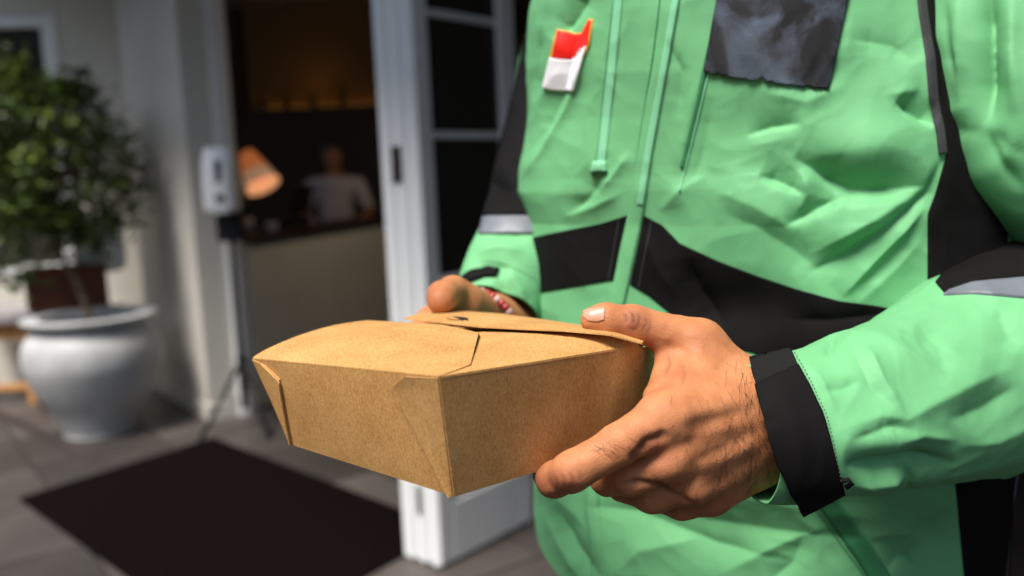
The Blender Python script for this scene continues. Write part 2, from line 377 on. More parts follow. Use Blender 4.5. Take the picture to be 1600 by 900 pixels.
# hem: higher on the wearer's right flank
side = np.clip(-ux, 0, 1)[:, None]; k = (zz-zz[0])/(zz[-1]-zz[0])
TV[:, :, :2] -= (NF[:2]*.035)[None, None]*(np.clip((1.10-zz)/.10, 0, 1)**1.5)[None, :, None]*np.clip(uy, 0, 1)[:, None, None]
TV[:, :, 2] += (.075*side**1.5)*np.clip(1-k/.35, 0, 1)[None]**1.2
V = TV.reshape(-1, 3); TF = np.array(gridfaces(NT, NZ, True)); N = vnormals(V, TF)
cen = V.mean(0); 
if ((V-cen)*N).sum() < 0: N = -N; TF = TF[:, ::-1]
pr = proj(V); front = np.clip((-(N@F))*3+.3, 0, 1); Q = pr[:, :2]
D = np.zeros(len(V)); PW = 1.15
folds = [
 ([(1240,246),(1290,278),(1329,301),(1380,300),(1452,290)], -9, 46, 9), ([(1260,300),(1329,325),(1440,312)], 2.5, 14, 26),
 ([(1186,274),(1222,288),(1255,302)], -5, 20, 5), ([(1228,352),(1280,325),(1327,305)], -5.5, 22, 6), ([(1251,262),(1262,302),(1240,345)], 3, 12, 14),
 ([(1262,428),(1320,395),(1373,361),(1420,325),(1451,300),(1474,240)], -5.5, 7, 14), ([(1262,400),(1330,362),(1400,318),(1440,300)], 5, 26, 20),
 ([(1316,464),(1370,405),(1418,356),(1450,320)], 5.5, 34, 6), ([(1335,480),(1400,420),(1445,370)], 3, 16, 22),
 ([(1164,213),(1205,200),(1255,193)], -3, 16, 4), ([(1150,228),(1210,222),(1260,210)], 1.0, 12, 18),
 ([(1398,158),(1430,180),(1458,198)], -6, 24, 6), ([(1380,150),(1440,140)], 3, 20, 20), ([(1462,190),(1448,150),(1440,60)], 3, 10, 16),
 ([(927,33),(905,110),(880,170),(847,235),(813,285)], 3.5, 8, 12), ([(905,40),(880,130),(850,200),(820,250)], -3.5, 16, 16),
 ([(918,-20),(892,25),(862,65)], -6, 14, 20), ([(840,40),(832,110),(828,160)], -2.5, 8, 8),
 ([(935,300),(955,280),(985,235)], 2.5, 8, 12), ([(940,275),(920,310),(890,335)], -3, 10, 14), ([(880,340),(930,322),(975,300)], 2.2, 10, 10),
 ([(1090,120),(1075,190),(1060,260)], 2, 10, 10), ([(1110,150),(1100,230),(1080,300)], -2.2, 10, 12), ([(1040,60),(1065,110),(1060,190)], -2, 9, 12),
 ([(1120,330),(1180,350),(1240,390),(1300,440)], -2.5, 26, 30), ([(1100,290),(1180,320),(1250,360)], 3, 30, 30), ([(1030,330),(1060,300),(1110,270)], 2.4, 12, 16),
 ([(1180,140),(1260,160),(1330,130)], 4, 30, 40), ([(1330,60),(1400,70),(1430,100)], -3, 20, 24),
 ([(1000,350),(1030,420),(1060,470)], 2.2, 14, 20), ([(1075,400),(1090,450),(1130,520)], -4, 14, 26), ([(1220,500),(1300,500),(1400,488)], -3, 14, 20),
 ([(870,380),(900,420),(930,470)], 1.4, 20, 24), ([(1180,560),(1300,590),(1400,640)], -4, 30, 30),
 ([(900,790),(1000,800),(1120,850),(1240,880)], -4, 18, 34), ([(840,790),(870,850),(910,920)], 4, 16, 16), ([(860,790),(900,860),(950,920)], -4, 14, 20),
 ([(1120,900),(1220,850),(1300,820)], 4, 24, 24), ([(1380,900),(1430,840),(1480,790)], -5, 14, 24), ([(1180,930),(1240,880),(1260,820)], -3, 20, 20),
 ([(960,900),(1000,860),(1100,840)], 3, 22, 22), ([(1320,850),(1400,830),(1460,850)], 3, 20, 26),
]
for poly, a_, w1, w2 in folds: D += brush(Q, poly, a_*(.00145 if a_ < 0 else .0012), w1, w2)
D += blob(Q, (1350, 235), .013, 85, 55)+blob(Q, (1330, 350), .007, 70, 35)+blob(Q, (1180, 100), .006, 120, 80)+blob(Q, (900, 250), .003, 60, 90)
D += blob(Q, (1180, 330), .006, 90, 60)+blob(Q, (1150, 480), -.010, 90, 45)
D *= front
def crumple(p, k=0):                            # crisp creases between flat facets
    wp = p+np.stack([vnoise(p*12+k+a) for a in (1, 5, 9)], -1)*.03
    r = lambda q, o: np.abs(vnoise(q+o+k))
    return (-r(wp*np.array([11, 11, 9]), 31)*1.0-r(wp*np.array([23, 23, 20]), 57)*.5-r(wp*np.array([48, 48, 40]), 83)*.16+.35)
nf = vnoise(V*np.array([9, 9, 5])+3)*.004+crumple(V)*.0034+crumple(V*1.9, 4)*.0030*(blob(Q, (1330, 310), 1, 170, 150)+blob(Q, (1300, 860), .6, 200, 60))
V = V+N*(D+nf)[:, None]
# placket: a raised flat strip down the front
PLK = [(1066,-90),(1051,0),(1037,80),(1022,160),(1008,245),(994,335),(983,385),(972,440),(958,500),(935,640),(924,770),(934,900),(940,990)]
V = V+N*(brush(Q, PLK, .0016, 15)*front)[:, None]
backside = (uy < -.15) | (ux > .93)
fm = np.array([1 if backside[int(i)] else 0 for i in (TF[:, 0]//NZ)])
jacket = mesh('jacket', V, TF, mats=[m_green, m_black], mi=fm, parent=person)
tri = np.concatenate([TF[:, [0, 1, 2]], TF[:, [0, 2, 3]]])
bvh_t = BVHTree.FromPolygons([tuple(q) for q in V], [tuple(int(i) for i in q) for q in TF])
# caps: neck end closed
def resample(poly, n, smooth=True):
    poly = np.asarray(poly, float); s = np.r_[0, np.cumsum(np.linalg.norm(np.diff(poly, axis=0), axis=1))]
    t = np.linspace(0, s[-1], n)
    return np.stack([np.interp(t, s, poly[:, i]) for i in range(poly.shape[1])], -1)
def decal(name, e0, e1, nu, nv, bvh, off, mat_, parent, thick=.0012, puff=0, waves=0):
    """cloth piece sewn on a surface: strip between two edge polylines, laid on what lies there, with its own thickness"""
    A, B = resample(e0, nu), resample(e1, nu); v = []; last = None
    T = np.linspace(0, 1, nv); vals = np.zeros((nu, nv, 3)); nn = np.zeros((nu, nv, 3)); okm = np.zeros((nu, nv), bool)
    for i in range(nu):
        for j, t in enumerate(T):
            q = A[i]*(1-t)+B[i]*t; d = ray(*q); h = bvh.ray_cast(Vector(CAM), Vector(d))
            if h[0] is not None and np.array(h[1])@d < 0:
                vals[i, j] = h[0]; nrm = np.array(h[1]); nn[i, j] = nrm if nrm@d < 0 else -nrm; okm[i, j] = True
                last = (vals[i, j].copy(), nn[i, j].copy())
    good = np.argwhere(okm)
    if len(good) == 0: print('NO HIT', name); return None
    for i, j in np.argwhere(~okm):                  # where the cloth edge overhangs, carry on from the nearest point
        gi, gj = good[((good-[i, j])**2).sum(1).argmin()]; t = T[j]; q = A[i]*(1-t)+B[i]*t
        vals[i, j] = P(q[0], q[1], (vals[gi, gj]-CAM)@F); nn[i, j] = nn[gi, gj]
    for _ in range(6):                              # ease the carried-on edge so that it runs smoothly
        if okm.all(): break
        vp = np.pad(vals, ((1, 1), (1, 1), (0, 0)), 'edge'); av = (vp[:-2, 1:-1]+vp[2:, 1:-1]+vp[1:-1, :-2]+vp[1:-1, 2:])/4
        dv, da = (vals-CAM)@F, (av-CAM)@F; m_ = ~okm; vals[m_] = CAM+(vals[m_]-CAM)*(da/dv)[m_][:, None]
    for _ in range(2):                              # soften jumps in the normals
        m_ = nn.copy(); m_[1:-1] = (nn[:-2]+nn[1:-1]*2+nn[2:])/4; m_[:, 1:-1] = (m_[:, :-2]+m_[:, 1:-1]*2+m_[:, 2:])/4; nn = m_
    nn /= np.linalg.norm(nn, axis=2)[..., None]+1e-12
    u = np.linspace(0, 1, nu)[:, None]; hp = puff*(np.sin(math.pi*T)[None]*np.sin(math.pi*u))**.5
    if waves: hp = hp+waves*(vnoise(vals*60)+.3)
    top = vals+nn*(off+hp)[..., None]; bot = vals-nn*(thick)
    v = np.concatenate([top.reshape(-1, 3), bot.reshape(-1, 3)]); f = gridfaces(nu, nv); n0 = nu*nv
    rim = [i*nv for i in range(nu)]+[(nu-1)*nv+j for j in range(1, nv)]+[i*nv+nv-1 for i in range(nu-2, -1, -1)]+[j for j in range(nv-2, 0, -1)]
    f += [(rim[(k+1) % len(rim)], rim[k], rim[k]+n0, rim[(k+1) % len(rim)]+n0) for k in range(len(rim))]
    o = mesh(name, v, f, mat_, parent); return o
def seam(name, poly, bvh, r, mat_, parent, n=60, off=.0004, dash=0):
    q = resample(poly, n); pts = []
    for a in q:
        h = bvh.ray_cast(Vector(CAM), Vector(ray(*a)))
        if h[0] is not None: pts.append(np.array(h[0])+np.array(h[1])*off)
    mb = MB()
    if len(pts) < 3: return None
    if dash:
        for k in range(0, len(pts)-1, 2): mb.tube(pts[k:k+2], r, 5)
    else: mb.tube(pts, r, 6)
    return mb.build(name, mat_, parent, smooth=True)
OFF = .0011
decal('black_band', [(829,372),(855,366),(900,357),(940,349),(981,336)], [(829,460),(860,454),(900,447),(935,441),(961,437)], 70, 40, bvh_t, OFF, m_black, jacket)
decal('black_band', [(1007,337),(1035,352),(1062,380),(1120,407),(1180,430),(1245,452),(1310,470),(1370,478),(1430,490)],
      [(985,444),(1015,462),(1060,500),(1110,530),(1165,548),(1210,560),(1260,575),(1340,590),(1430,600)], 150, 60, bvh_t, OFF, m_black, jacket)
for s in ([(969,342),(952,437)], [(1019,346),(999,450)]): seam('stitch_line', s, bvh_t, .00035, m_stitch, jacket, off=.0016)
# side panel, from the armhole to the hem on the wearer's left
decal('side_panel', [(1440,-60),(1444,0),(1456,90),(1458,180),(1480,236),(1462,300),(1449,335),(1449,480),(1470,600),(1486,700),(1496,790),(1506,900),(1512,980)],
      [(1560,-60),(1562,0),(1564,90),(1566,180),(1568,236),(1568,300),(1572,335),(1576,480),(1580,600),(1586,700),(1582,790),(1570,900),(1562,980)], 150, 30, bvh_t, OFF, m_black, jacket)
seam('piping', [(1589,740),(1580,810),(1572,900)], bvh_t, .0009, m_grey, jacket, off=.0)
# zips, seams
def strip(name, poly, hw, mat_, off=.0018, puff=0.0, nu=120, nv=6):
    q = resample(poly, nu); t = np.gradient(q, axis=0); t /= np.linalg.norm(t, axis=1)[:, None]; nrm = np.stack([-t[:, 1], t[:, 0]], -1)
    return decal(name, q-nrm*hw, q+nrm*hw, nu, nv, bvh_t, off, mat_, jacket, puff=puff)
strip('mesh_insert', [(1436,-30),(1441,20),(1452,90),(1457,150),(1468,205),(1472,240)], 6, mat('dark_mesh', (.03, .03, .033), .8), .0024)
strip('front_placket', PLK[:9], 11.5, m_green, .0015, .0002)
strip('front_placket', [(926,745),(926,790),(932,850),(938,930)], 10, m_green, .0016, .0006)
seam('seam_line', [(1034,-20),(1020,90),(1002,200),(985,320)], bvh_t, .0006, m_dgreen, jacket, off=.0003)
strip('zip_cover', [(1060,-20),(1046,60),(1030,150),(1012,250),(1001,320)], 5, m_green2, .0021, .0002)
strip('pocket_zip', [(969,-20),(962,50),(954,130),(946,200),(940,255)], 6.5, m_green2, .0014, .0002)
seam('seam_line', [(960,-10),(952,60),(945,130),(938,200),(932,252)], bvh_t, .0005, m_dgreen, jacket, off=.0003)
decal('zip_pull', [(929,252),(926,268)], [(949,252),(950,268)], 8, 8, bvh_t, .0035, m_green2, jacket, puff=.0012)
decal('zip_pull_hole', [(924,268),(926,274)], [(949,268),(946,274)], 6, 6, bvh_t, .0016, m_dgreen, jacket)
strip('pocket_welt', [(1129,-20),(1117,40),(1103,100),(1090,160),(1078,210),(1066,262)], 3, m_dgreen, .0016)
seam('seam_line', [(1136,-10),(1110,105),(1085,205),(1062,300)], bvh_t, .0009, m_green2, jacket, off=.0004)
strip('pocket_welt', [(1285,770),(1320,820),(1350,862),(1385,920)], 16, m_dgreen, .0014)
seam('seam_line', [(1262,775),(1300,830),(1340,885),(1360,915)], bvh_t, .0006, m_dgreen, jacket, off=.0004)
# chest badge: a dark cloth patch with worn, torn lower edge
def badge():
    bot = []
    r_ = random.Random(3)
    for i in range(46):
        t = i/45; x = 1101+(1294-1101)*t; y = 112+(140-112)*t**.8+r_.uniform(-2.2, 2.2)-(6*math.exp(-((t-.48)/.05)**2) if t < .5 else 0); bot.append((x, y))
    top = [(1130,-60),(1230,-54),(1334,-48)]
    m = mat('badge_cloth', (.05, .06, .08), .6, .2); n = m.node_tree; b = n.nodes['Principled BSDF']; L = n.links
    tc = n.nodes.new('ShaderNodeTexCoord'); t = n.nodes.new('ShaderNodeTexNoise'); t.inputs['Scale'].default_value = 26; t.inputs['Detail'].default_value = 8; t.inputs['Distortion'].default_value = .9
    L.new(tc.outputs['Object'], t.inputs['Vector']); r = n.nodes.new('ShaderNodeValToRGB'); e = r.color_ramp.elements
    e[0].position = .44; e[0].color = (.006, .006, .008, 1); e[1].position = .70; e[1].color = (.085, .115, .16, 1); k = e.new(.52); k.color = (.030, .036, .050, 1)
    L.new(t.outputs[0], r.inputs[0]); L.new(r.outputs[0], b.inputs['Base Color'])
    wv = n.nodes.new('ShaderNodeTexWave'); wv.inputs['Scale'].default_value = 260; wv.bands_direction = 'Z'; wv.inputs['Distortion'].default_value = .6; L.new(tc.outputs['Object'], wv.inputs['Vector'])
    bp = n.nodes.new('ShaderNodeBump'); bp.inputs['Strength'].default_value = .5; bp.inputs['Distance'].default_value = .0008; L.new(wv.outputs[0], bp.inputs['Height']); L.new(bp.outputs[0], b.inputs['Normal'])
    tag(decal('chest_badge', top, bot, 92, 60, bvh_t, .0026, m, jacket, waves=.0012), 'dark blue grey cloth badge with torn lower edge')
badge()
# flag: red over white, with a small red staff at the corner
decal('flag_rim', [(871.3,45.4),(885,49.4),(900,52.4),(913,50.6),(920.8,30.4),(927.8,30.2),(922,70)], [(860,92),(872,95),(882,95),(890,95),(905,94),(907,93),(912,90)], 60, 20, bvh_t, .0016, m_yel, jacket)
decal('flag_red_half', [(873,47),(885,51),(901,54),(914,53),(922,32),(926,32),(920,68)], [(865,90),(875,92),(884,92),(893,92),(903,90),(905,88),(908,84)], 60, 20, bvh_t, .0021, m_red, jacket)
decal('flag_white_half', [(861,90),(875,92),(893,93),(903,88),(908,78),(917,72)], [(850,137),(862,140),(873,141),(886,142),(894,143),(897,140)], 40, 20, bvh_t, .0021, m_white, jacket)

# --- sleeves
def catmull(st, m):
    st = np.asarray(st, float); out = []; k = len(st)
    for i in range(k-1):
        p0, p1, p2, p3 = st[max(i-1, 0)], st[i], st[i+1], st[min(i+2, k-1)]
        for t in np.linspace(0, 1, m, endpoint=False):
            out.append(.5*((2*p1)+(-p0+p2)*t+(2*p0-5*p1+4*p2-p3)*t*t+(-p0+3*p1-3*p2+p3)*t**3))
    out.append(st[-1]); return np.array(out)
def tube_sleeve(name, st, nstep, nring, folds, mat_, noise=.0016, seed=0, squash=.85, ringdir=None, blobs=()):
    st = catmull(st, nstep); cen = np.array([P(a[0], a[1], a[2]) for a in st]); ra = st[:, 3]*st[:, 2]/FPX
    T = np.gradient(cen, axis=0); T /= np.linalg.norm(T, axis=1)[:, None]
    V = np.zeros((len(st), nring, 3)); q = np.linspace(0, 2*math.pi, nring, endpoint=False)
    for i in range(len(st)):
        vd = cen[i]-CAM; vd /= np.linalg.norm(vd); s = np.cross(T[i], vd); s /= np.linalg.norm(s); b = np.cross(T[i], s)
        V[i] = cen[i]+ra[i]*(np.cos(q)[:, None]*s+squash*np.sin(q)[:, None]*b)
    Vf = V.reshape(-1, 3); fc = np.array([(i*nring+j, i*nring+(j+1) % nring, (i+1)*nring+(j+1) % nring, (i+1)*nring+j) for i in range(len(st)-1) for j in range(nring)])
    Nn = vnormals(Vf, fc); c2 = np.repeat(cen, nring, 0)
    if ((Vf-c2)*Nn).sum() < 0: Nn = -Nn; fc = fc[:, ::-1]
    pr = proj(Vf); fr = np.clip(-(Nn@F)*3+.5, 0, 1); d = np.zeros(len(Vf))
    for poly, a_, w1, w2 in folds: d += brush(pr[:, :2], poly, a_*.001, w1, w2)
    for c, a_, rx, ry in blobs: d += blob(pr[:, :2], c, a_*.001, rx, ry)
    d = d*fr+crumple(Vf*1.25, seed)*noise*2.6
    Vf = Vf+Nn*d[:, None]
    # inner face so that the open cuff has thickness
    n0 = len(Vf); ins = Vf-Nn*.0015
    m0 = nring*3
    v = np.concatenate([Vf, ins]); f = [tuple(x) for x in fc]+[tuple(np.array(x)[::-1]+n0) for x in fc]
    f += [(j, j+n0, (j+1) % nring+n0, (j+1) % nring) for j in range(nring)]
    o = mesh(name, v, f, mat_, jacket)
    return o, BVHTree.FromPolygons([tuple(x) for x in Vf], [tuple(int(i) for i in x) for x in fc])
near_st = [(1174,676,.547,108),(1235,669,.551,118),(1290,655,.562,121),(1360,640,.578,130),(1450,614,.61,146),(1550,572,.655,168),(1680,510,.72,185),(1780,470,.76,180)]
nfolds = [([(1300,676),(1340,662),(1376,650),(1414,655),(1461,630),(1520,600),(1600,566)], 5, 30, 26), ([(1343,528),(1375,590),(1414,651)], 4.5, 14, 22),
 ([(1322,690),(1390,665),(1430,672)], -4, 14, 16), ([(1318,727),(1370,722),(1436,716),(1495,725)], -10, 12, 14), ([(1326,757),(1380,750),(1420,744)], 6, 12, 14),
 ([(1418,722),(1424,750),(1416,778)], -3, 6, 10), ([(1330,535),(1360,600),(1395,640)], -3, 12, 12), ([(1460,520),(1500,560),(1560,580)], 3, 30, 34),
 ([(1480,660),(1540,640),(1600,600)], -4, 24, 26), ([(1500,700),(1560,690),(1620,660)], 3, 16, 20), ([(1292,556),(1300,520),(1320,505)], -3.5, 9, 12),
 ([(1255,560),(1290,600),(1310,650)], 1.6, 12, 14), ([(1280,610),(1320,605),(1350,590)], -1.6, 10, 12), ([(1430,500),(1470,540),(1480,600)], -2.5, 18, 26),
 ([(1400,690),(1440,680),(1500,690)], 3, 12, 14), ([(1560,470),(1580,520),(1600,540)], -3, 16, 20)]
sleeve_n, bvh_s = tube_sleeve('sleeve', near_st, 34, 220, nfolds, m_green, seed=3, squash=.95, blobs=(((1370,690), 5, 60, 30), ((1380,560), 4, 60, 40)))
upper_st = [(1570,-330,.72,130),(1570,-160,.69,128),(1560,0,.665,126),(1580,110,.655,128),(1620,215,.65,126),(1692,310,.66,124),(1765,400,.70,130)]
ufolds = [([(1547,-40),(1549,60),(1546,130),(1540,200)], -17, 17, 19), ([(1500,-40),(1498,60),(1500,160)], 5, 20, 20), ([(1478,0),(1482,60),(1492,130)], -3.5, 8, 8),
 ([(1580,-20),(1578,80),(1585,180)], 6, 16, 18), ([(1535,200),(1560,250),(1600,300)], -4, 12, 14), ([(1462,180),(1490,204),(1518,208),(1545,190)], -2.2, 18, 12), ([(1550,205),(1575,232),(1610,244)], -2, 14, 9)]
sleeve_u, bvh_u = tube_sleeve('upper_sleeve', upper_st, 26, 160, ufolds, m_green, seed=8, squash=.9)
far_st = [(778,486,.845,68),(790,452,.862,76),(808,412,.875,78),(826,372,.90,78),(838,335,.93,76),(850,260,.99,74),(872,170,1.03,76),(908,20,1.04,80),(940,-160,1.04,84)]
ffolds = [([(735,425),(760,415),(800,420)], -4, 8, 10), ([(745,395),(780,385),(820,392)], 4, 9, 9), ([(770,440),(800,455),(822,480)], -5, 10, 14), ([(760,370),(795,362),(825,372)], -3, 8, 8),
 ([(790,420),(812,450),(826,470)], 4, 9, 9), ([(765,285),(790,295),(815,300)], -10, 10, 10), ([(770,262),(800,270),(815,272)], 5, 10, 12)]
sleeve_f, bvh_f = tube_sleeve('sleeve', far_st, 22, 120, ffolds, m_green, seed=15, squash=.85, noise=.001)
decal('sleeve_panel', [(845,-60),(832,20),(800,160),(778,250),(768,300),(756,338)], [(905,-60),(905,60),(900,160),(895,250),(885,300),(880,338)], 70, 30, bvh_f, .003, m_black, jacket)
decal('reflective_strip', [(755,339),(752,352),(749,366)], [(880,330),(880,345),(880,366)], 8, 30, bvh_f, .0018, m_grey, jacket)
decal('cuff_strap', [(717,440),(736,426),(756,420),(781,421)], [(720,452),(738,440),(757,433),(774,432)], 30, 12, bvh_f, .004, m_black, jacket)
# near sleeve trims
decal('sleeve_panel', [(1462,442),(1500,395),(1560,355),(1640,320)], [(1478,461),(1520,440),(1580,434),(1640,428)], 50, 16, bvh_s, .0012, m_black, jacket)
decal('reflective_strip', [(1481,456),(1520,443),(1560,439),(1640,432)], [(1474,462),(1520,460),(1560,463),(1640,470)], 50, 8, bvh_s, .0020, m_grey, jacket)
decal('cuff_strap', [(1180,606),(1190,640),(1203,690),(1218,730),(1235,768),(1254,799)], [(1246,575),(1262,603),(1282,645),(1296,688),(1308,730),(1317,766)], 70, 26, bvh_s, .0036, m_black, jacket, puff=.0006, thick=.002)
tag(decal('velcro_patch', [(1171,562),(1175,580),(1184,607)], [(1236,547),(1241,560),(1248,578)], 20, 24, bvh_s, .0020, m_velcro, jacket), 'rough velcro end of the cuff strap')
for s in ([(1241,560),(1262,597),(1286,648),(1301,700),(1310,745)],): tag(seam('stitch_line', s, bvh_s, .0003, m_stitch, jacket, off=.0042, dash=1, n=70), kind='stuff')
mb = MB(); mb.tube([P(1312,752,.512), P(1326,750,.510), P(1331,756,.510), P(1322,762,.512)], .0016, 6); mb.build('strap_tab', m_black, jacket, smooth=True)

PW = 2.0
# --- hands (implicit surfaces, one smooth skin each)
def chain(pts): return [(P(*pts[i][:3]), P(*pts[i+1][:3]), pts[i][3], pts[i+1][3]) for i in range(len(pts)-1)]
palm = [(P(1275,660,.572), P(1205,655,.562), .026, .026), (P(1235,645,.564), P(1180,634,.551), .024, .019),
        (P(1195,625,.552), P(1040,652,.517), .0215, .0158), (P(1205,655,.553), P(1048,712,.519), .0215, .0150),
        (P(1210,685,.557), P(1078,752,.530), .0200, .0138), (P(1212,700,.562), P(1112,772,.548), .0185, .0125)]
thumb = [(1182,632,.560,.0180),(1094,535,.565,.0142),(990,505,.562,.0108),(948,500,.561,.0101),(926,500,.560,.0079)]
index = [(1040,655,.515,.0148),(968,695,.503,.0116),(893,737,.500,.0108),(866,749,.512,.0098),(854,741,.540,.0086)]
middle = [(1048,715,.519,.0148),(985,742,.520,.0118),(950,745,.535,.0108),(935,735,.560,.0090)]
ring_ = [(1078,752,.530,.0138),(1020,772,.535,.0108),(975,757,.550,.0100),(955,745,.575,.0085)]
pinky = [(1112,770,.548,.0128),(1065,787,.552,.0098),(1020,775,.565,.0090),(1000,760,.59,.0078)]
def hand_sdf(p):
    d = None
    for a, b, r1, r2 in palm:
        q = roundcone(p, a, b, r1, r2); d = q if d is None else smin(d, q, .010)
    t = None
    for a, b, r1, r2 in chain(thumb):
        q = roundcone(p, a, b, r1, r2); t = q if t is None else smin(t, q, .005)
    d = smin(d, t, .014)
    d = smin(smin(d, roundcone(p, P(1095,560,.560), P(1062,640,.525), .0125, .0120), .012), roundcone(p, P(1048,562,.567), P(1030,620,.537), .0085, .0090), .012)     # web between thumb and index
    for ch, k in ((index, .006), (middle, .004), (ring_, .004), (pinky, .004)):
        t = None
        for a, b, r1, r2 in chain(ch):
            q = roundcone(p, a, b, r1, r2); t = q if t is None else smin(t, q, .004)
        d = smin(d, t, k)
    return d
hv, hf = surface_nets(hand_sdf, P(1040,660,.54)-np.array([.095, .07, .075]), P(1040,660,.54)+np.array([.135, .085, .085]), .0011)
hn = vnormals(hv, hf)
hq = proj(hv); fr = np.clip(-(hn@F)*3+.6, 0, 1); q2 = hq[:, :2]; d = np.zeros(len(hv)); cr = np.zeros(len(hv)); tn = np.zeros(len(hv))
hb = [ # knuckles, tendons, creases of the back of the hand: (poly, mm, w1, w2)
 ([(1040,652),(1100,640),(1175,625)], 1.0, 14, 14), ([(1062,700),(1120,672),(1190,650)], .8, 12, 12), ([(1085,745),(1140,712),(1200,680)], .9, 12, 12),
 ([(1060,672),(1120,655),(1180,638)], -.6, 12, 12), ([(1045,765),(1090,722),(1150,690),(1200,668)], -1.2, 12, 12), ([(1090,775),(1130,745),(1190,710)], -.8, 10, 10),
 ([(1000,705),(1012,690),(1035,682),(1050,683)], -2.4, 9, 9), ([(985,722),(1003,704),(1015,695)], -2.5, 7, 7),
 ([(1055,775),(1030,757),(990,752),(962,757)], -2.0, 6, 6), ([(1090,792),(1060,775),(1030,766)], -1.2, 6, 6),
 ([(1078,560),(1062,545),(1035,540)], -.8, 8, 8), ([(1030,600),(1045,590),(1060,570)], -1.0, 8, 8), ([(1100,560),(1150,600)], .8, 12, 12)]
for poly, a_, w1, w2 in hb: d += brush(q2, poly, a_*.001, w1, w2)
d += blob(q2, (1030,738), .0022, 26, 20)+blob(q2, (1090,520), .0016, 22, 16)+blob(q2, (888,750), .0008, 16, 14)+blob(q2, (1082,778), .0012, 20, 14)
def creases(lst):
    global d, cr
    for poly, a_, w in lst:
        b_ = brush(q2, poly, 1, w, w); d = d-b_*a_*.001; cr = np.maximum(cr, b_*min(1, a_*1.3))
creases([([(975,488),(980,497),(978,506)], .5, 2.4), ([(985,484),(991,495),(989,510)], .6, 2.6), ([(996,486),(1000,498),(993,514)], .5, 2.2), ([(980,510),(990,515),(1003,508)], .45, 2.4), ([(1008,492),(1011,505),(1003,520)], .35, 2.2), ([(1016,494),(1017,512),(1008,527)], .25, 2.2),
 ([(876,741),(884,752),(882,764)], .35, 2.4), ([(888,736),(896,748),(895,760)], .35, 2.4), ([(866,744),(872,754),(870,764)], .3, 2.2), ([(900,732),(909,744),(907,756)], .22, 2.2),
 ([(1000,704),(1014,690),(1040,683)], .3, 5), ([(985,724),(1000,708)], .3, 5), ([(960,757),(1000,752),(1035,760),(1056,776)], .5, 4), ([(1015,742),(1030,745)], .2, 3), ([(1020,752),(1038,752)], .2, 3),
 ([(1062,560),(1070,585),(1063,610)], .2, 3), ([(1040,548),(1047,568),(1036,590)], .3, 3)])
tn = np.clip(blob(q2, (992,502), .75, 22, 20)+blob(q2, (888,752), .8, 26, 20)+blob(q2, (1030,715), .5, 40, 34)+blob(q2, (1085,785), .6, 50, 22)+blob(q2, (1010,690), .5, 22, 14)+blob(q2, (1100,520), .25, 26, 20)+blob(q2, (850,755), .6, 22, 26)+blob(q2, (1060,590), .2, 30, 40), 0, .9)
micro = vnoise(hv*180)*.00018+vnoise(hv*60)*.0004+(np.abs(vnoise(hv*110))-.3)*-.0003
hv2 = hv+hn*(d*fr+micro)[:, None]
bvh_h = BVHTree.FromPolygons([tuple(x) for x in hv2], [tuple(int(i) for i in x) for x in hf])
# far hand: thumb over the lid, knuckles behind
palm2 = [(P(808,522,.86), P(762,500,.80), .024, .022), (P(778,512,.82), P(724,478,.745), .021, .0175), (P(770,490,.83), P(718,495,.76), .020, .015), (P(780,505,.83), P(722,518,.775), .018, .014)]
thumb2 = [(752,490,.775,.0175),(708,457,.735,.0130),(692,464,.700,.0120),(689,470,.682,.0105)]
fing2 = [[(720,478,.745,.0150),(672,500,.74,.0110),(655,522,.715,.0102),(668,540,.69,.009)], [(718,500,.76,.0140),(680,530,.76,.0105),(680,560,.735,.010),(695,575,.71,.009)], [(722,520,.775,.0130),(700,555,.775,.010),(705,580,.75,.0095),(715,590,.73,.0085)], [(735,535,.79,.0120),(722,570,.79,.0095),(728,590,.77,.009),(735,600,.755,.008)]]
def hand2_sdf(p):
    d = None
    for a, b, r1, r2 in palm2:
        q = roundcone(p, a, b, r1, r2); d = q if d is None else smin(d, q, .010)
    t = None
    for a, b, r1, r2 in chain(thumb2):
        q = roundcone(p, a, b, r1, r2); t = q if t is None else smin(t, q, .005)
    d = smin(d, t, .008)
    for ch in fing2:
        t = None
        for a, b, r1, r2 in chain(ch):
            q = roundcone(p, a, b, r1, r2); t = q if t is None else smin(t, q, .004)
        d = smin(d, t, .004)
    return d
gv, gf = surface_nets(hand2_sdf, P(728,510,.76)-np.array([.07, .10, .085]), P(728,510,.76)+np.array([.09, .14, .075]), .0018)
